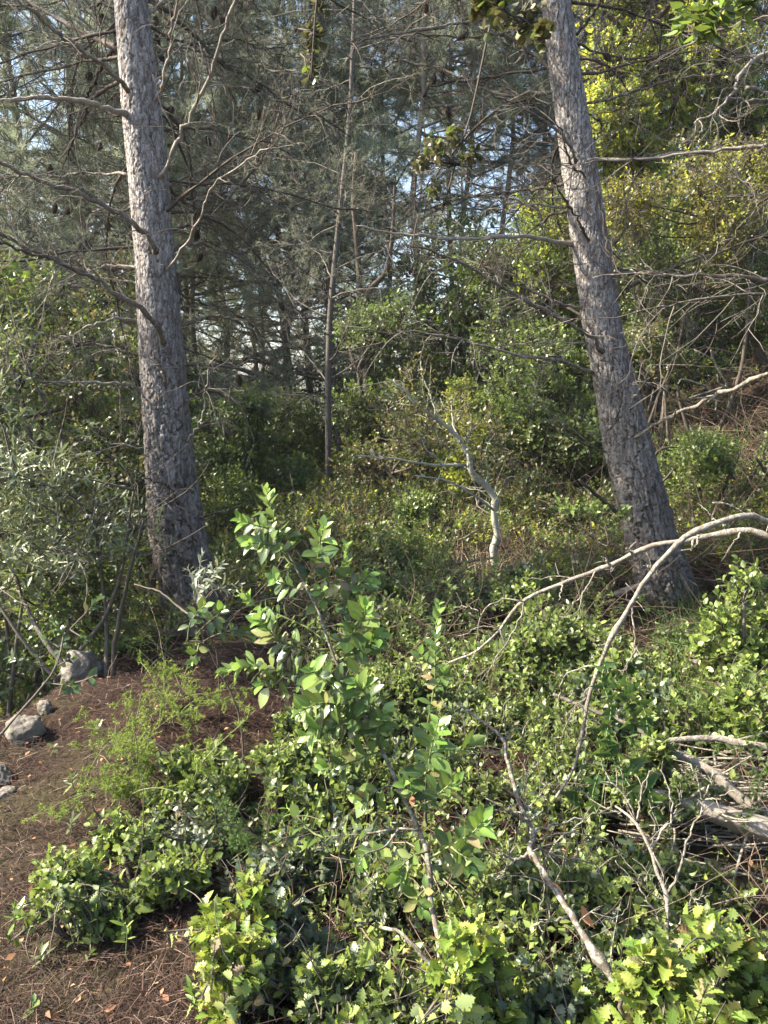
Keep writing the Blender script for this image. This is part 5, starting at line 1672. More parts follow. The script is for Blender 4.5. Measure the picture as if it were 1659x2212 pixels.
# ------------------------------------------------------------------ leafy trees and tall shrubs
def leafy_tree(name, label, cat, u, yy, lobes, kind, size, ns, nl, mats, tipw, seed, group=None, trunk_r=.06, trunk_mat='twig_dark', n_obj=0, forks=None, upw=.35, tw=(.1, .25), inner=.4, gap=.0, bare=0):
    """lobes: (u, v, depth, radius) of each leaf clump; limbs run from the foot of the trunk to them."""
    r = np.random.default_rng(seed)
    bx = P(u, 1000, yy)[0]
    base = np.array([bx, yy, float(gz(bx, yy)) - .02])
    root = thing(name, label, cat, base, group)
    c = np.array([P(a, b, d) for a, b, d, _ in lobes])
    rad = np.array([[q_, q_, q_ * .8] for *_, q_ in lobes])
    top = c[:, 2].max()
    mid = c.mean(0)
    ms = MB()
    nstem = forks or 1
    stems = []
    for i in range(nstem):
        e = mid + r.normal(size=3) * np.array([.35, .35, .1]) * (nstem > 1)
        e[2] = base[2] + (top - base[2]) * r.uniform(.55, .8)
        s0 = base + np.array([r.normal() * .12, r.normal() * .12, 0]) * (nstem > 1)
        cv = resample([s0, s0 * .6 + e * .4 + np.append(r.normal(size=2) * .12, 0), e], 16)
        cv[1:-1] += r.normal(size=(14, 3)) * trunk_r * .15
        stems.append(cv)
        tubes(ms, cv, trunk_r * np.linspace(1, .4, 16) * r.uniform(.7, 1.1), 8)
    link('trunk', ms.mesh('trunk', M[trunk_mat], base), root)
    ms = MB()
    S = np.concatenate(stems)
    limbs = []
    for cc in c:
        low = S[S[:, 2] < max(cc[2] - .05, base[2] + .3)]
        a = low[np.argmin(((low - cc) ** 2).sum(1))]
        limbs.append(resample([a, a * .5 + cc * .5 + r.normal(size=3) * .08, cc], 9))
    limbs = np.array(limbs)
    tubes(ms, limbs, trunk_r * .45 * np.linspace(1, .3, 9)[None] * np.ones((len(c), 1)), 5)
    tip, dr, k = lobe_tips(c, rad, ns, r, .2, inner)
    tip[:, 2] = np.maximum(tip[:, 2], gz(tip[:, 0], tip[:, 1]) + .05)
    tips = np.stack([c[k] * .85 + tip * .15, c[k] * .4 + tip * .6 + r.normal(size=(ns, 3)) * .03, tip], 1)
    sel = r.random(ns) < .5
    tubes(ms, tips[sel], trunk_r * np.array([[.10, .07, .03]]) * np.ones((sel.sum(), 1)), 3, cap=False)
    if bare:
        bt = grow(c[k[:bare]], dr[:bare], r.uniform(.3, .9, bare), 8, r, .25)
        tubes(ms, bt, .005 * np.linspace(1, .3, 8)[None] * np.ones((bare, 1)), 3, cap=False)
    link('limbs', ms.mesh('limbs', M[trunk_mat], base), root, 'stuff')
    ax = nrm(dr + np.array([0, 0, upw]) + r.normal(size=(ns, 3)) * .45)
    tl = r.uniform(*tw, ns)
    pos, d, n, t = sprig_leaves(tip, ax, tl, nl, r, (1.25, .5), .35)
    mi = np.zeros(len(pos), int)
    if len(mats) > 1:
        mi[np.repeat(r.random(ns) < tipw, nl)] = 1
    sz = size * r.uniform(.6, 1.2, len(pos))
    if n_obj:
        put_leaves(root, base, kind, pos, d, n, sz, [M[x] for x in mats], mi, r, n_obj)
    else:
        mf = MB()
        leaves(mf, kind, pos, d, n, sz, r, mi)
        link('crown', mf.mesh('crown', [M[x] for x in mats], base), root)
    return root


def clump(u0, u1, v0, v1, d0, d1, n, rad, seed):
    r = np.random.default_rng(seed)
    return [(r.uniform(u0, u1), r.uniform(v0, v1), r.uniform(d0, d1), rad * r.uniform(.7, 1.25)) for _ in range(n)]


# left side: grey narrow-leaved shrub in front, dark-stemmed ones behind
leafy_tree('olive_shrub', 'wild olive shrub with narrow grey-green leaves crowding the left of the straight pine', 'shrub', 120, 4.0,
           clump(-80, 300, 1060, 1190, 3.8, 4.5, 11, .28, 1) + clump(-80, 120, 880, 1080, 3.6, 4.3, 6, .30, 2) + [(20, 1270, 4.2, .22), (120, 1240, 4.3, .2)],
           'lance', .056, 430, 9, ['olive', 'silver'], .08, 201, None, .016, 'stem', 290, 5, .3, (.12, .28), bare=60)
leafy_tree('olive_shrub', 'taller wild olive at the very edge behind the grey shrub', 'shrub', -60, 4.6,
           clump(-140, 60, 560, 900, 4.2, 5.0, 10, .34, 3), 'lance', .055, 330, 8, ['olive', 'mid_green'], .25, 202, None, .018, 'stem', 120, 3, .2, (.12, .28), bare=40)
leafy_tree('evergreen_tree', 'multi stemmed evergreen with dark bare stems behind the grey shrub', 'tree', 215, 6.2,
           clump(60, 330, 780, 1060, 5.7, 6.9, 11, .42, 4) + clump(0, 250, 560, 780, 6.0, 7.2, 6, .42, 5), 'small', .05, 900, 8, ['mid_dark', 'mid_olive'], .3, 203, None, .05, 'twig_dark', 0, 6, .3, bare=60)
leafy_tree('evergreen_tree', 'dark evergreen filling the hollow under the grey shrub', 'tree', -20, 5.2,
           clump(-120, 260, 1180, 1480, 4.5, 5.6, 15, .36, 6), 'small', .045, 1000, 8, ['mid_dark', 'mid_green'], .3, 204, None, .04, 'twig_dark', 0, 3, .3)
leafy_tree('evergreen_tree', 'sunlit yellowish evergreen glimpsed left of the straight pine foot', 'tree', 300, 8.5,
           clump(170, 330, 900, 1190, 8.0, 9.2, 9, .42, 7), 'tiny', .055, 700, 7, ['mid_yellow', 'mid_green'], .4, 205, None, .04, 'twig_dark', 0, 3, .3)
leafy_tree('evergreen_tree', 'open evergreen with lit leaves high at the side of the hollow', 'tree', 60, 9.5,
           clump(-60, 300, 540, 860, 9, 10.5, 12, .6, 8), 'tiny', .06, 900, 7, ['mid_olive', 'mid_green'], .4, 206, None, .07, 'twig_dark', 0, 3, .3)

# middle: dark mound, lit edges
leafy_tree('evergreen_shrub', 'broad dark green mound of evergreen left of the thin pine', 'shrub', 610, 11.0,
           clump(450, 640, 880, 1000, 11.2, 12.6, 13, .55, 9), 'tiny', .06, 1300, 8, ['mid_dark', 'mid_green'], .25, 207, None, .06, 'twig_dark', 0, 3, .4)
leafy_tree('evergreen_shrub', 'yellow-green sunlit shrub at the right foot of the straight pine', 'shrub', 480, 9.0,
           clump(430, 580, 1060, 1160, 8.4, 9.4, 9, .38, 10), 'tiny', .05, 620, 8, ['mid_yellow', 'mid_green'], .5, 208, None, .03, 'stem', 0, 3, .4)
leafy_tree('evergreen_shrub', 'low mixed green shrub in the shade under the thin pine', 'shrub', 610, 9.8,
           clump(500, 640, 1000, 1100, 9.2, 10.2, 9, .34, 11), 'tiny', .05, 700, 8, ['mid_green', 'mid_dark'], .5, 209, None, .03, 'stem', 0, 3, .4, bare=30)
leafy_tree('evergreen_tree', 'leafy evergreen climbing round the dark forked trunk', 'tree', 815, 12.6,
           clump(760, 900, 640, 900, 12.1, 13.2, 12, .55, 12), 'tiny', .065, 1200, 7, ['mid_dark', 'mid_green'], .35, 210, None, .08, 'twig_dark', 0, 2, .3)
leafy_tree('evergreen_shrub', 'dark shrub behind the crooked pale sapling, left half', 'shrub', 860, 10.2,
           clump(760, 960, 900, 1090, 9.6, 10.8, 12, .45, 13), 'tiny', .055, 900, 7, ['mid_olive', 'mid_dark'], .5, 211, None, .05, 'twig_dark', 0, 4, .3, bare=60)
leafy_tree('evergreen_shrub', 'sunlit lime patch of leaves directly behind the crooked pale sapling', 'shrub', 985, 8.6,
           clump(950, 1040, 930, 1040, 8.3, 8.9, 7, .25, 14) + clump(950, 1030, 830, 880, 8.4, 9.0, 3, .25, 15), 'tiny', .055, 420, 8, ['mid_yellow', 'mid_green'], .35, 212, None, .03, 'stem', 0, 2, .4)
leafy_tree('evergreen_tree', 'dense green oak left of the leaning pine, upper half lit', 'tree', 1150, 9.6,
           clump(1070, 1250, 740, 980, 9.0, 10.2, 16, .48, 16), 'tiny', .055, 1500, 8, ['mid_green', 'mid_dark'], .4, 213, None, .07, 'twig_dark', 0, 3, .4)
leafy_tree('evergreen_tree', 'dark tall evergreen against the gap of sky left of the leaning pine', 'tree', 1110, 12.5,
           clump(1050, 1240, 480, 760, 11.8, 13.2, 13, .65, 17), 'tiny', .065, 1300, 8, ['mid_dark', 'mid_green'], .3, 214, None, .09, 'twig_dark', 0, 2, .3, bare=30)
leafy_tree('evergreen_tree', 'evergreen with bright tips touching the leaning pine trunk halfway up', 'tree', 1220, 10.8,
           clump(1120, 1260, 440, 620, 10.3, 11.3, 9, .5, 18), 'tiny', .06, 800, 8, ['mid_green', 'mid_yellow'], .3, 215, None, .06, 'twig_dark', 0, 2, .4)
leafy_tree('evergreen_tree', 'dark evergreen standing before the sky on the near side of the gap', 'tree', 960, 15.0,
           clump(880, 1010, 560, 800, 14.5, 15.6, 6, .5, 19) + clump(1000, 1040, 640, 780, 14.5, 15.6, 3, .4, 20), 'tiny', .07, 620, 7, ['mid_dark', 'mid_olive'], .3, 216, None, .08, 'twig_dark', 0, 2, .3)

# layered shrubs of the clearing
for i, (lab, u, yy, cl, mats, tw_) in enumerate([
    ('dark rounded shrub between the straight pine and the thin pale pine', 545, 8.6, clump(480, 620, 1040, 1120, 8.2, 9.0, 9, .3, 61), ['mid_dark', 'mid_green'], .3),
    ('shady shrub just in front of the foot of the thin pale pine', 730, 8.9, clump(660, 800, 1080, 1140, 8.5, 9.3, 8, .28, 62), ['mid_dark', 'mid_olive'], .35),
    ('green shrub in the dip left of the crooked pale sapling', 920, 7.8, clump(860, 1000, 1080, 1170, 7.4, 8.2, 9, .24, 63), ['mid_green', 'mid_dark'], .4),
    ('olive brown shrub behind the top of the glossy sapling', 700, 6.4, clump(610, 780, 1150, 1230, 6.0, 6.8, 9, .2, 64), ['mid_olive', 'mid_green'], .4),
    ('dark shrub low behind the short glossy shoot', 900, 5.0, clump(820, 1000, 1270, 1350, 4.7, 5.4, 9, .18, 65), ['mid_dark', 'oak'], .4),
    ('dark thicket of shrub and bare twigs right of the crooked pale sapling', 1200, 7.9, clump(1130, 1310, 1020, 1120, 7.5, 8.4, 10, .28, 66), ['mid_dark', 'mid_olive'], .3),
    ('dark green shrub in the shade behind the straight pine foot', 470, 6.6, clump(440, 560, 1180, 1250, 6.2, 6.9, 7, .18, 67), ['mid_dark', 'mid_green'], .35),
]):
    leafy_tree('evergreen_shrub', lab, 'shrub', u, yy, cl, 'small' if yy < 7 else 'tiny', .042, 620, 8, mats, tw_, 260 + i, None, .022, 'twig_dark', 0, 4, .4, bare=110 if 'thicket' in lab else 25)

leafy_tree('evergreen_tree', 'dark overhanging evergreen added to shade the hollow right of the crooked pale sapling', 'tree', 1230, 8.6,  # crown added to shade the hollow, leaves dark for the same end
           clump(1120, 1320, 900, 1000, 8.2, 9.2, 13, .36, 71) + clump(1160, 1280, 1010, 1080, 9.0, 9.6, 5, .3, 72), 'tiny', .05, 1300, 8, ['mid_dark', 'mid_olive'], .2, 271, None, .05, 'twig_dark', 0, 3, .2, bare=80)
leafy_tree('evergreen_tree', 'evergreen right behind the straight pine, halfway up, shade coloured into its dark leaves', 'tree', 430, 9.6,  # shade of the hollow put into the dark leaf colour
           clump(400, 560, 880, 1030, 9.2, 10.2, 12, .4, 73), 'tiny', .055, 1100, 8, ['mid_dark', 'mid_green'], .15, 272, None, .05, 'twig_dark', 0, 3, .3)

# right bank
leafy_tree('strawberry_tree', 'tall yellow-green tree lit by the sun at the top beside the leaning pine', 'tree', 1400, 12.0,
           clump(1270, 1560, -100, 240, 10.0, 12.0, 24, .6, 21) + clump(1285, 1400, 200, 420, 10.3, 11.8, 9, .5, 22), 'tiny', .075, 3300, 8, ['mid_yellow', 'mid_green'], .36, 217, None, .12, 'twig_dark', 0, 2, .3)
leafy_tree('evergreen_tree', 'olive brown evergreen tangled with bare stems halfway up the bank', 'tree', 1520, 9.2,
           clump(1330, 1680, 330, 560, 8.6, 9.9, 17, .46, 23), 'small', .052, 1700, 7, ['mid_olive', 'mid_yellow'], .22, 218, None, .03, 'twig_dark', 0, 2, .2, bare=50)
leafy_tree('evergreen_tree', 'shaded evergreen hanging low over the dark bank', 'tree', 1420, 10.4,
           clump(1310, 1720, 540, 740, 9.2, 10.8, 22, .44, 24), 'small', .055, 2000, 7, ['mid_dark', 'mid_olive'], .25, 219, None, .03, 'twig_dark', 0, 1, .1, bare=40)
leafy_tree('evergreen_tree', 'grey-green evergreen crown at the top corner behind the twigs', 'tree', 1640, 11.5,
           clump(1500, 1760, 0, 340, 10.8, 12.2, 13, .62, 25), 'tiny', .065, 1200, 7, ['mid_green', 'mid_yellow'], .35, 220, None, .09, 'twig_dark', 0, 3, .2, bare=80)
leafy_tree('evergreen_shrub', 'rounded fresh green shrub on the bank under the bleached branch', 'shrub', 1500, 6.6,
           clump(1440, 1560, 940, 1050, 6.3, 6.9, 10, .22, 26), 'small', .038, 620, 9, ['mid_green', 'oak_bright'], .3, 221, None, .03, 'stem', 0, 4, .6)
leafy_tree('evergreen_shrub', 'loose green shrub at the picture edge on the bank', 'shrub', 1660, 6.4,
           clump(1600, 1740, 920, 1080, 6.0, 6.8, 8, .26, 27), 'small', .04, 420, 8, ['mid_green', 'mid_olive'], .3, 222, None, .03, 'stem', 0, 4, .5)
leafy_tree('evergreen_shrub', 'dusky shrub on the shaded bank behind the leaning pine', 'shrub', 1440, 9.2,
           clump(1370, 1500, 690, 800, 8.8, 9.8, 6, .3, 28), 'tiny', .05, 380, 7, ['mid_dark', 'mid_olive'], .4, 223, None, .03, 'stem', 0, 4, .3, bare=40)
leafy_tree('evergreen_shrub', 'green shrub low in the dip between crooked sapling and leaning pine', 'shrub', 1210, 8.8,
           clump(1130, 1310, 900, 1010, 8.2, 9.2, 9, .34, 29), 'tiny', .05, 700, 8, ['mid_green', 'mid_dark'], .45, 224, None, .04, 'stem', 0, 4, .4, bare=30)
leafy_tree('evergreen_shrub', 'climbing green shrub right of the glossy sapling top', 'shrub', 850, 6.2,
           clump(800, 900, 1130, 1250, 5.9, 6.5, 8, .17, 30), 'small', .04, 300, 8, ['mid_green', 'oak'], .4, 225, None, .02, 'stem', 0, 4, .4)
leafy_tree('evergreen_shrub', 'thin leafy branch reaching across before the leaning pine trunk', 'shrub', 1330, 4.7,
           [(1215, 1100, 4.6, .07), (1245, 1095, 4.6, .08), (1275, 1105, 4.6, .09), (1300, 1115, 4.6, .09), (1325, 1130, 4.65, .08), (1350, 1105, 4.65, .05), (1290, 1090, 4.6, .06)], 'small', .036, 60, 7, ['oak_bright', 'oak'], .4, 226, None, .008, 'stem', 0, 1, .4, (.04, .09))


# ------------------------------------------------------------------ far pines
M['trunk_grey'] = wood_mat('grey_young_pine_bark', [(.2, (.06, .052, .046)), (.55, (.14, .125, .11)), (.85, (.25, .23, .21))], 30, lichen=(.08, .065, .055), amount=.4, bump=.8)
def far_pine_meshes(seed, H, z0, reach, nb, tuft, mats, dens=10, bare=0):
    r = np.random.default_rng(seed)
    k = 18
    tz = np.linspace(0, H, k)
    tc = np.stack([np.cumsum(r.normal(0, .05, k)), np.cumsum(r.normal(0, .05, k)), tz], -1)
    mt = MB()
    tubes(mt, tc, .0055 * H * np.linspace(1, .15, k), 9)
    zz = np.sort(r.uniform(z0, H * .98, nb))
    st = np.stack([np.interp(zz, tz, tc[:, 0]), np.interp(zz, tz, tc[:, 1]), zz], -1)
    a = r.uniform(0, 6.28, nb)
    rel = (zz - z0) / (H - z0)
    ln = reach * (1.0 - .75 * rel) * r.uniform(.6, 1.1, nb)
    c = grow(st, np.stack([np.cos(a), np.sin(a), r.uniform(0, .5, nb)], -1), ln, 10, r, .12, .0)
    tubes(mt, c, (.01 + .008 * ln)[:, None] * np.linspace(1, .25, 10)[None], 4, 0)
    s1, d1_, t1, par = off_branch(c, dens, r, .2, 1, (.4, 1.1), .1)
    c1 = grow(s1, d1_, r.uniform(.3, .9, len(par)) * (1.2 - .5 * t1), 6, r, .25, .0)
    tubes(mt, c1, .006 * np.linspace(1, .4, 6)[None] * np.ones((len(par), 1)), 3, 0, cap=False)
    mn = MB()
    live = r.random(len(c1)) > bare
    s2, d2_, t2, p2 = off_branch(c1[live], 8, r, .15, 1, (.2, .9), .15)
    pos = np.concatenate([s2 + d2_ * .1, c1[live][:, -1]])
    ax = np.concatenate([d2_, (c1[:, -1] - c1[:, -2])[live]])
    needle_tufts(mn, pos, ax, tuft, r, 0, 13, .024)
    return mt.mesh('trunk', mats[0]), mn.mesh('crown', mats[1])


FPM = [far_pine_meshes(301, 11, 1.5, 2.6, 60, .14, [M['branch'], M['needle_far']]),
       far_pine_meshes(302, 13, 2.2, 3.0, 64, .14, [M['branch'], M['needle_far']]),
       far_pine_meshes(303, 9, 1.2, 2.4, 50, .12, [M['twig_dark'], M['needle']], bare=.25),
       far_pine_meshes(304, 12, 4.0, 2.8, 44, .13, [M['branch_pale'], M['needle_sunlit']])]


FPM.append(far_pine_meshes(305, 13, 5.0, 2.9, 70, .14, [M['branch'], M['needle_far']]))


def far_pine(var, u, yy, rot, s, label, group='pines further back in the wood'):
    x = P(u, 1000, yy)[0]
    base = (x, yy, float(gz(x, yy)) - .05)
    root = thing('pine_tree', label, 'pine tree', base, group)
    root.rotation_euler = (0, 0, rot)
    root.scale = (s, s, s)
    link('trunk', FPM[var][0], root)
    link('crown', FPM[var][1], root)
    return root


def zone(u):
    for lim, txt in ((60, 'at the far left edge of the wood'), (260, 'left of the straight pine'), (400, 'right behind the straight pine'), (560, 'just right of the straight pine'), (690, 'just left of the thin pale pine'),
                     (800, 'right behind the thin pale pine'), (920, 'just right of the thin pale pine'), (1060, 'midway between the thin pale pine and the leaning pine'), (1200, 'just left of the leaning pine'), (1330, 'right behind the leaning pine'), (1480, 'just right of the leaning pine')):
        if u < lim:
            return txt
    return 'behind the bank at the right edge'


def place_labels(entries, what):
    """entries: (u, depth); one label each: nearest and farthest of a place are told apart."""
    by = {}
    for i, (u, y) in enumerate(entries):
        by.setdefault(zone(u), []).append((y, i))
    out = [None] * len(entries)
    for z, l in by.items():
        l.sort()
        for k, (y, i) in enumerate(l):
            w_ = '' if len(l) == 1 else ('nearest ' if k == 0 else ('farthest ' if k == len(l) - 1 else ('second nearest ' if k == 1 else ('third nearest ' if k == 2 else 'deeper '))))
            out[i] = '%s%s %s' % (w_, what, z)
    return out

r_ = np.random.default_rng(400)
FPL = [(0, 120, 16, 1.0), (1, 640, 19, 1.0), (1, 250, 22, 1.1), (1, 780, 25, 1.15), (0, -60, 17, 1.1), 
                      (0, 1120, 20, 1.1), (1, 1290, 24, 1.1), (0, 1500, 19, 1.1), (1, 60, 26, 1.2), (0, 580, 28, 1.2), (1, 1620, 25, 1.1), (2, 20, 14.5, 1.0), (0, 700, 32, 1.2), (1, 400, 32, 1.2), (0, 200, 34, 1.2), (0, 880, 36, 1.2),
                      (2, 300, 17, 1.2),  (2, 620, 18, 1.3),   (0, 180, 17, 1.15), (1, 480, 23, 1.2), (2, 1150, 17, 1.3), (1, 690, 22, 1.2), (0, -20, 17, 1.1), (1, 1180, 26, 1.2), (0, 380, 20, 1.1), (0, 740, 18, 1.0), (4, 900, 17, .9), (4, 1000, 19, .92), (4, 1085, 18, .9), (4, 830, 22, 1.0), (4, 960, 24, 1.05), (4, 610, 19, .95), (4, 440, 20, .95), (1, 330, 16, 1.0), (4, 1190, 20, 1.0), (0, 290, 19, 1.0)]
FPN = place_labels([(e[1], e[2]) for e in FPL], 'misty grey-green pine')
for (var, u, yy, s), LBL in zip(FPL, FPN):
    far_pine(var, u, yy, r_.uniform(0, 6.28), s * r_.uniform(.95, 1.1) * (1.0 if yy < 14 else 1.32), LBL)
far_pine(3, 985, 27, .6, 1.1, 'far pine with sunlight coloured cream into its needles, high in the middle')
far_pine(3, 565, 21, 2.0, 1.0, 'pale trunked pine catching the sun behind the dark mound')

# the thin pale pine of the middle distance and the dark forked one behind it
base = P(710, 1055, 11.2)
base[2] = float(gz(base[0], base[1]))
pineM = thing('pine_tree', 'thin straight pale young pine alone in the centre', 'pine tree', base, 'pines in the wood')
c = resample([base] + tr([(710, 1000), (709, 850), (712, 700), (722, 580), (735, 450), (748, 330), (757, 220), (762, 100), (768, -60), (772, -250)], 11.2, 11.2), 50)
mt = MB()
tubes(mt, c, np.linspace(.052, .020, 50), 10)
link('trunk', mt.mesh('trunk', M['trunk_grey'], base), pineM)
cenM = lambda z: np.array([np.interp(z, c[:, 2], c[:, 0]), 11.2, z])
r_ = np.random.default_rng(410)
zz = np.linspace(1.3, 6.9, 46)
for z in zz:
    a = r_.uniform(0, 6.28)
    s = cenM(z)
    ln = r_.uniform(.9, 2.0)
    bc = grow(s[None], np.array([[math.cos(a), math.sin(a) * .7 - .15, r_.uniform(.0, .6)]]), ln, 9, r_, .14, -.01)[0]
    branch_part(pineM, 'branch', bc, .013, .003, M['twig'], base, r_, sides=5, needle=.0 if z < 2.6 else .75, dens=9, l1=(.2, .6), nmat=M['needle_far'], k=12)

base = P(800, 900, 13.6)
base[2] = float(gz(base[0], base[1]))
pineD = thing('pine_tree', 'dark forked pine trunk just behind the thin pale pine', 'pine tree', base, 'pines in the wood')
c = resample([base] + tr([(798, 880), (790, 790), (780, 700), (776, 600), (768, 500), (762, 430), (768, 330)], 13.6, 13.8), 40)
mt = MB()
tubes(mt, c, np.linspace(.10, .02, 40), 10)
cf = resample(tr([(783, 680), (800, 625), (832, 590), (845, 530), (850, 470), (852, 400)], 13.65, 13.2), 24)
link('trunk', mt.mesh('trunk', M['twig_dark'], base), pineD)
mt = MB()
tubes(mt, cf, np.linspace(.06, .02, 24), 8)
link('limb', mt.mesh('limb', M['twig_dark'], base), pineD)
for i in range(26):
    s = c[int(r_.integers(14, 38))] if i % 2 else cf[int(r_.integers(6, 23))]
    a = r_.uniform(0, 6.28)
    bc = grow(s[None], np.array([[math.cos(a), math.sin(a) * .7, r_.uniform(-.1, .5)]]), r_.uniform(.9, 1.9), 9, r_, .14, -.01)[0]
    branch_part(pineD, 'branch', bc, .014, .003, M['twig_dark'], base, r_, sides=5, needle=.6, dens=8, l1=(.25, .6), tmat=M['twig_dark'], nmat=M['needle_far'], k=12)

# bare limbed pine just beyond the frame whose branches reach in
bx = P(1880, 1000, 4.4)[0]
base = np.array([bx, 4.4, float(gz(bx, 4.4))])
pineE = thing('pine_tree', 'pine outside the frame whose long bare greenish branches reach in over the bank', 'pine tree', base, 'pines in the wood')
c = resample([base, base + [0, 0, 2], base + [-.1, .1, 4.5], base + [-.1, .1, 7]], 30)
mt = MB()
tubes(mt, c, np.linspace(.13, .05, 30), 12)
link('trunk', mt.mesh('trunk', M['bark'], base), pineE)
for pts, r0, r1, d0, d1, mtn in [
    ([(2060, 600), (1850, 598), (1660, 625), (1400, 655), (1250, 670), (1100, 690), (950, 692), (880, 690)], .017, .004, 4.35, 4.6, 'branch_pale'),
    ([(2060, 1230), (1800, 1215), (1660, 1205), (1450, 1190), (1200, 1188), (1100, 1182), (1000, 1186), (900, 1200)], .018, .004, 4.35, 4.5, 'branch'),
    ([(2060, 1320), (1800, 1290), (1600, 1270), (1400, 1290), (1250, 1310), (1120, 1340)], .013, .003, 4.3, 4.0, 'branch'),
    ([(2060, 440), (1800, 430), (1660, 428), (1520, 430), (1420, 428)], .017, .006, 4.3, 3.9, 'branch_pale'),
    ([(2060, 300), (1800, 325), (1660, 400), (1590, 375), (1560, 385)], .015, .006, 4.3, 3.8, 'branch_pale'),
    ([(2060, 150), (1750, 190), (1550, 300), (1520, 385), (1450, 470), (1340, 532)], .016, .006, 4.3, 3.7, 'branch_pale'),
    ([(2060, 800), (1800, 830), (1640, 860), (1560, 960), (1480, 1060)], .012, .003, 4.3, 4.0, 'branch'),
    ([(2060, 60), (1800, 40), (1600, 90), (1400, 150), (1250, 230), (1120, 300)], .013, .003, 4.4, 4.8, 'branch'),
    ([(2060, 880), (1850, 830), (1660, 830), (1500, 850), (1380, 870)], .012, .003, 4.4, 4.2, 'branch'),
]:
    branch_part(pineE, 'branch', D2(pts, d0, d1, U0), r0, r1, M[mtn], base, r_, dens=8, l1=(.25, .75), tmat=M['twig'], lev2=3)
crown_needles(lambda z: np.array([base[0] - .1, base[1] + .1, z]), r_, 4.6, 7, 18, 2.0, 'crown', base, pineE, [M['branch'], M['needle']])

# far broadleaved trees: two shapes, copied
def far_oak_meshes(seed, w_, h, mats, nl=11):
    r = np.random.default_rng(seed)
    b0 = np.zeros(3)
    cl, rd = lobes_of(b0, w_, w_, h, nl, r, .25)
    ms = MB()
    st = np.stack([resample([b0, q_ * .5 + r.normal(size=3) * .15, q_], 9) for q_ in cl])
    tubes(ms, st, .06 * np.linspace(1, .3, 9)[None] * np.ones((nl, 1)), 5)
    tip, dr, k = lobe_tips(cl, rd, 1500, r, .2, .5)
    pos, d, n, t = sprig_leaves(tip, nrm(dr + r.normal(size=dr.shape) * .5), .25, 7, r, (1.25, .5), .4)
    mf = MB()
    mi = np.repeat((r.random(len(tip)) < .3).astype(int), 7)
    leaves(mf, 'tiny', pos, d, n, .09 * r.uniform(.6, 1.2, len(pos)), r, mi)
    return ms.mesh('trunk', M['twig_dark']), mf.mesh('crown', [M[x] for x in mats])


FOM = [far_oak_meshes(501, 1.7, 3.4, ['mid_green', 'mid_yellow']), far_oak_meshes(502, 2.0, 4.2, ['mid_dark', 'mid_green']), far_oak_meshes(503, 1.6, 2.6, ['mid_olive', 'mid_green'])]
r_ = np.random.default_rng(510)
FOL = [(0, 470, 15, 1), (1, 330, 17, 1), (2, 560, 16.5, 1), (0, 120, 15, 1.1), (1, 20, 19, 1.1), (1, 700, 20, .9), (0, 880, 19, 1.0), (1, 830, 23, 1.1), (1, 1090, 16, 1.2), (0, 1200, 19, 1.3), (1, 1300, 15, 1.2), (0, 1450, 15, 1.3), (1, 1580, 16, 1.2), (0, 1700, 15, 1.3),
                      (1, 1000, 27, 1.0), (2, 640, 30, 1.1), (0, 500, 30, 1.1), (1, 360, 30, 1.3), (0, 200, 26, 1.3), (1, 80, 30, 1.4), (2, 750, 34, 1.1), (2, -40, 13, 1.1), (1, 1240, 27, 1.5), (2, 1400, 20, 1.4), (1, 1550, 22, 1.6)]
FON = place_labels([(e[1], e[2]) for e in FOL], 'small round distant evergreen')
for (var, u, yy, s), LBL in zip(FOL, FON):
    x = P(u, 1000, yy)[0]
    root = thing('evergreen_tree', LBL, 'tree', (x, yy, float(gz(x, yy)) - .05), 'evergreens further back in the wood')
    root.rotation_euler = (0, 0, r_.uniform(0, 6.28))
    root.scale = (s, s, s * r_.uniform(.85, 1.1))
    link('trunk', FOM[var][0], root)
    link('crown', FOM[var][1], root)

# trees of the same wood just outside the frame on the sunny side; unseen, added for the shade they cast across the clearing
def tree_at(maker, x, y, rot, s, name, label, cat):
    root = thing(name, label, cat, (x, y, float(gz(x, y)) - .05))
    root.rotation_euler = (0, 0, rot)
    root.scale = (s, s, s)
    link('trunk', maker[0], root)
    link('crown', maker[1], root)


for i, (mk, x, y, s, lab) in enumerate([
    (FOM[1], -4.6, 4.7, .8, 'evergreen just outside the frame beside the wild olive'),
    (FPM[0], -6.6, 6.4, .9, 'pine outside the frame behind the wild olives'),
    (FPM[1], -7.6, 9.0, .9, 'tall pine outside the frame beyond the dark hollow'),
    (FOM[1], -5.8, 7.6, 1.2, 'round evergreen outside the frame in the hollow'),
    (FPM[2], -5.6, 5.6, .85, 'short pine outside the frame beside the needle path'),
    (FPM[0], -9.5, 12.0, 1.0, 'far pine outside the frame above the hollow'),
]):
    tree_at(mk, x, y, i * 1.3, s, 'pine_tree' if mk in FPM else 'evergreen_tree', lab, 'pine tree' if mk in FPM else 'tree')

# ------------------------------------------------------------------ ground cover
def scatter(n, y0, y1, rng, pw=1.0, xlo=-1.25, xhi=1.25):
    """Points in the wedge in front of the path, denser nearby."""
    t = rng.random(n)
    y = (y0 ** (1 - pw) + t * (y1 ** (1 - pw) - y0 ** (1 - pw))) ** (1 / (1 - pw)) if pw != 1 else y0 * (y1 / y0) ** t
    x = rng.uniform(xlo, xhi, n) * .56 * (y + .35)
    return x, y


r_ = np.random.default_rng(600)


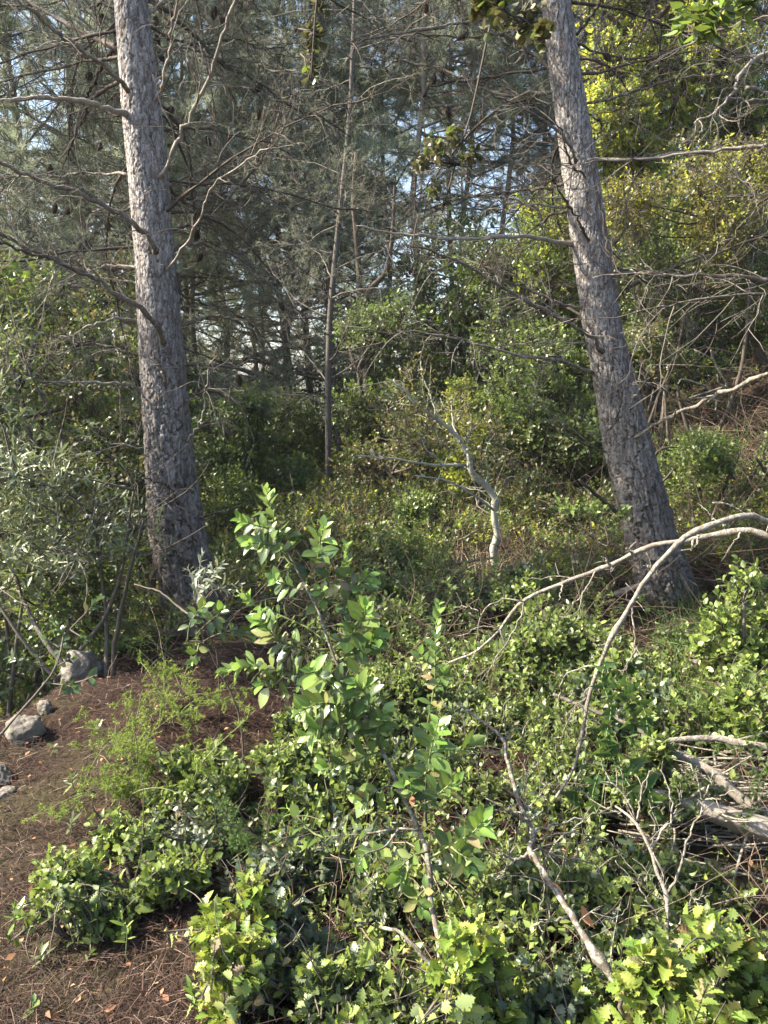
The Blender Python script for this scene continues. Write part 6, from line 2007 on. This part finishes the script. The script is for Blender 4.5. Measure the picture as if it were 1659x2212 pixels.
def strips(mb, x, y, ln, wd, rng, lift=.012, tilt=.25, mi=0, tone=None):
    n = len(x)
    a = rng.uniform(0, 6.28, n)
    z = gz(x, y) + .004 + np.abs(rng.normal(0, lift, n))
    d = nrm(np.stack([np.cos(a), np.sin(a), rng.normal(0, tilt, n)], -1))
    s = nrm(np.stack([-np.sin(a), np.cos(a), rng.normal(0, .5, n)], -1))
    c = np.stack([x, y, z], -1)
    up = np.array([0, 0, 1.]) * (ln * rng.uniform(-.05, .14, n))[:, None]
    L = d * (ln / 2)[:, None]
    W = s * (wd / 2)[:, None]
    V = np.stack([c - L - W, c - L + W, c + up - W, c + up + W, c + L - W * .5, c + L + W * .5], 1)
    off = (np.arange(n) * 6)[:, None]
    F = np.concatenate([np.array([[0, 1, 3, 2]]) + off, np.array([[2, 3, 5, 4]]) + off])
    at = np.zeros((n, 6, 3))
    at[..., 2] = (rng.random(n) if tone is None else tone)[:, None]
    mb.add(V, [F], at, mi)


mbl = MB()
x, y = scatter(42000, 1.35, 7.5, r_, 1.2)
strips(mbl, x, y, r_.uniform(.03, .10, len(x)), r_.uniform(.0008, .0019, len(x)) * (1 + .15 * y), r_)
x, y = scatter(24000, 1.35, 4.4, r_, 1.0, -1.25, -.1)
strips(mbl, x, y, r_.uniform(.02, .08, len(x)), r_.uniform(.0008, .0020, len(x)), r_, .012)
x, y = scatter(9000, 5, 14, r_, 1.0, .25, 1.3)
strips(mbl, x, y, r_.uniform(.08, .2, len(x)), r_.uniform(.006, .014, len(x)), r_, .03)
x, y = scatter(7000, 5, 14, r_, 1.0)
strips(mbl, x, y, r_.uniform(.06, .16, len(x)), r_.uniform(.006, .014, len(x)), r_, .02)
link('pine_needle_litter', mbl.mesh('pine_needle_litter', M['litter']), kind='stuff')
o = bpy.data.objects['pine_needle_litter']
tag(o, 'carpet of fallen brown pine needles over the path and forest floor', 'needle litter')

mbl = MB()
x, y = scatter(2000, 1.35, 8, r_, 1.1)
p = np.stack([x, y, gz(x, y) + .01 + np.abs(r_.normal(0, .012, len(x)))], -1)
leaves(mbl, 'small', p, nrm(r_.normal(size=p.shape) * [1, 1, .35]), nrm(r_.normal(size=p.shape) * .5 + [0, 0, 1]), r_.uniform(.010, .032, len(x)), r_)
o = link('fallen_leaves', mbl.mesh('fallen_leaves', M['dead_leaf']), kind='stuff')
tag(o, 'dry fallen brown leaves and bark flakes scattered over the needles', 'fallen leaves')

# dry tangled stems
mbl = MB()
def tangle(n, y0, y1, ln, rad, xl=-1.25, xh=1.25, k=8, wig=.22, hmax=.35, seed=1, flat=.6, path=True):
    r = np.random.default_rng(seed)
    x, y = scatter(n, y0, y1, r, 1.1, xl, xh)
    if path:
        ok = ~((x < -.12 - .13 * y) & (y < 3.6))
        ok &= vnoise(x * 1.1 + 5, y * 1.1, 77) > .36
        x, y = x[ok], y[ok]
    n = len(x)
    s = np.stack([x, y, gz(x, y) + r.uniform(0, hmax * .5, n)], -1)
    d = np.stack([r.normal(size=n), r.normal(size=n), np.abs(r.normal(size=n)) * flat], -1)
    c = grow(s, d, r.uniform(*ln, n), k, r, wig, -.07)
    c[..., 2] = np.maximum(c[..., 2], gz(c[..., 0], c[..., 1]) + .004)
    tubes(mbl, c, (r.uniform(*rad, n) * (1 + .06 * y))[:, None] * np.linspace(1, .4, k)[None], 3, 0, cap=False)


tangle(900, 1.6, 4.5, (.2, .6), (.0009, .0022), seed=1, path=True)
tangle(2600, 4, 11, (.3, .9), (.0012, .003), seed=2, hmax=.5)
tangle(1800, 5, 12, (.3, 1.0), (.0014, .0034), xl=.45, xh=1.25, seed=3, hmax=.6, path=False)
o = link('dry_stems', mbl.mesh('dry_stems', M['drystem']), kind='stuff')
tag(o, 'tangle of thin dry brown stems woven through the undergrowth', 'dry stems')

# blades of dry and green grass in the clearing
def grass(n, y0, y1, ln, seed, mat, name, label, xl=-1, xh=1, thr=.5, ns=9):
    r = np.random.default_rng(seed)
    x, y = scatter(n, y0, y1, r, 1.1, xl, xh)
    ok = (vnoise(x * .9 + seed, y * .9, 5) > thr) & ~((x < -.45) & (y < 4.6)) & ~((x < -.12 - .13 * y) & (y < 3.6))
    x, y = x[ok], y[ok]
    n = len(x)
    s = np.stack([x, y, gz(x, y)], -1)
    c = grow(s, np.stack([r.normal(0, .5, n), r.normal(0, .5, n), np.ones(n)], -1), r.uniform(*ln, n), 5, r, .16, -.16)
    wd = r.uniform(.0012, .0028, n) * (1 + .08 * y)
    sd = nrm(np.stack([r.normal(size=n), r.normal(size=n), np.zeros(n)], -1))
    tap = np.array([1, .9, .7, .45, .05])
    V = np.stack([c - sd[:, None] * (wd[:, None] * tap)[..., None], c + sd[:, None] * (wd[:, None] * tap)[..., None]], 2).reshape(n, 10, 3)
    off = (np.arange(n) * 10)[:, None]
    F = np.concatenate([np.array([[2 * i, 2 * i + 1, 2 * i + 3, 2 * i + 2]]) + off for i in range(4)])
    at = np.zeros((n, 10, 3))
    at[..., 2] = r.random(n)[:, None]
    mg = MB()
    mg.add(V, [F], at)
    o = link(name, mg.mesh(name, M[mat]), kind='stuff')
    tag(o, label, name.replace('_', ' '))


grass(9000, 3.6, 13, (.12, .38), 3, 'straw', 'dry_grass', 'pale dry grass blades in the sunlit clearing between the pines', -.8, .8, .52)
grass(17000, 3.0, 13, (.10, .32), 9, 'feather_dark', 'green_grass', 'thin green grass and herbs across the clearing and bank', -1, 1.2, .42)

# leafy undergrowth nobody could count
def under(n, y0, y1, hmax, kind, size, mats, seed, name, label, xl=-1.2, xh=1.2, thr=.4, nl=6, freq=1.0, pathfree=True):
    r = np.random.default_rng(seed)
    x, y = scatter(n, y0, y1, r, 1.05, xl, xh)
    patch = vnoise(x * freq + seed, y * freq, 12)
    ok = patch > thr
    if pathfree:
        ok &= ~((x < -.10 - .13 * y) & (y < 3.7))
    ok &= ~((np.abs(x - 1.95) < .5) & (np.abs(y - 4.9) < .7))
    ok &= ~((x < -.45) & (y < 4.9))
    ok &= ~((x > .78) & (x < 2.2) & (y > 1.95) & (y < 3.0) & (r.random(len(x)) < .85))
    ok &= ~((np.abs(x - .146 * y) < .35) & (y > 5.3) & (y < 7.0))
    ok &= ~((x > 2.6 + .12 * (y - 5)) & (y > 5.5) & (y < 13) & (r.random(len(x)) < .5))
    x, y, patch = x[ok], y[ok], patch[ok]
    n = len(x)
    h = hmax * (patch - thr) / (1 - thr) * r.uniform(.2, 1.1, n) + .03
    g = gz(x, y)
    tip = np.stack([x, y, g + h], -1)
    ax = nrm(np.stack([r.normal(0, .6, n), r.normal(0, .6, n), np.ones(n)], -1))
    root = tip - ax * (h * 1.0)[:, None]
    root[:, 2] = g
    mg = MB()
    pos, d, nn, t = sprig_leaves(tip, ax, r.uniform(.06, .14, n), nl, r, (1.3, .4), .3)
    tone = np.clip(np.repeat(r.random(n), nl) * .6 + r.random(len(pos)) * .4, 0, .999)
    leaves(mg, kind, pos, d, nn, size * r.uniform(.6, 1.2, len(pos)), r, np.repeat(r.integers(0, len(mats), n), nl), tone)
    tubes(mg, np.stack([root, (root + tip) / 2 + r.normal(size=(n, 3)) * .01, tip], 1), np.array([[.002, .0016, .001]]) * np.ones((n, 1)), 3, len(mats), cap=False)
    o = link(name, mg.mesh(name, [M[m] for m in mats] + [M['drystem']]), kind='stuff')
    tag(o, label, 'undergrowth')


under(9000, 2.5, 6.8, .46, 'small', .038, ['oak', 'oak_bright', 'oak_bright', 'mid_green', 'oak'], 701, 'undergrowth', 'low leafy undergrowth between the bushes', -.9, 1.1, .34, 7, 1.9)
under(17000, 5.2, 15, .42, 'tiny', .042, ['mid_green', 'mid_dark', 'mid_dark', 'mid_olive', 'mid_green', 'mid_yellow'], 702, 'undergrowth', 'mixed green and olive undergrowth filling the clearing further back', -1.1, 1.2, .22, 7, 1.1)
under(2600, 1.4, 3.4, .22, 'small', .033, ['oak', 'oak_bright', 'oak', 'oak_bright', 'oak_blue'], 703, 'undergrowth', 'small dark leaves growing low among the near bushes', -.28, 1.2, .34, 8, 2.8)
under(2500, 12, 40, 1.3, 'tiny', .10, ['mid_green', 'mid_dark', 'mid_yellow'], 704, 'undergrowth', 'far undergrowth beyond the thin pale pine', -1.2, 1.2, .3, 7, .4)

# seedlings on the needle path
for i, (lab, u, v, h, n, mat, kd) in enumerate([
    ('pale green seedling at the left edge of the needle path', 30, 2030, .11, 10, 'arbutus_young', 'lance'),
    ('slim seedling with a yellow-green whorl on the near needle path', 276, 2085, .15, 9, 'oak_yellow', 'lance'),
    ('bright whorled seedling at the bottom edge beside the golden oak', 425, 2195, .09, 12, 'arbutus_young', 'lance'),
    ('single round green leaf seedling at the very bottom of the path', 78, 2200, .05, 3, 'arbutus', 'round'),
    ('two leaved seedling with rounded leaves by the half buried stone', 110, 1640, .07, 3, 'arbutus', 'round'),
    ('dull low seedling beside the spiky path bush', 95, 2095, .06, 12, 'olive', 'lance'),
    ('small seedling in the middle of the needle path', 150, 1800, .06, 10, 'olive', 'lance'),
    ('leafy seedling halfway up the path', 160, 1710, .07, 12, 'oak', 'lance'),
    ('seedling with thin leaves near the two pale rocks', 215, 1600, .08, 14, 'olive', 'lance'),
]):
    g = ground_hit(u, v)
    r = np.random.default_rng(800 + i)
    tp = g + np.array([r.normal(0, .01), r.normal(0, .01), h])
    sapling('seedling', lab, 'seedling', [([g - [0, 0, .01], g * .7 + tp * .3], .002, .0018)], [([g * .7 + tp * .3, g * .3 + tp * .7 + r.normal(size=3) * .004, tp], n, 1, .8)], kd, .045 if kd == 'lance' else .035, [mat, mat], 800 + i, 'greenstem', n, 'seedlings on the needle path', r_shoot=.0018)


# ------------------------------------------------------------------ air
hz = MB()
hx, hy0, hy1, hz0, hz1 = 160, -48, 270, -6, 20
hv = [(a, b, c) for a in (-hx, hx) for b in (hy0, hy1) for c in (hz0, hz1)]
hz.add(hv, [np.array([(0, 1, 3, 2), (4, 6, 7, 5), (0, 4, 5, 1), (2, 3, 7, 6), (0, 2, 6, 4), (1, 5, 7, 3)])])
hm, nt, out = new_mat('haze')
pv = nt.nodes.new('ShaderNodeVolumePrincipled')
pv.inputs['Color'].default_value = (.9, .94, 1, 1)
pv.inputs['Density'].default_value = HAZE
pv.inputs['Anisotropy'].default_value = .2
nt.links.new(pv.outputs[0], out.inputs['Volume'])
link('haze', hz.mesh('haze', hm, smooth=False), kind='stuff')
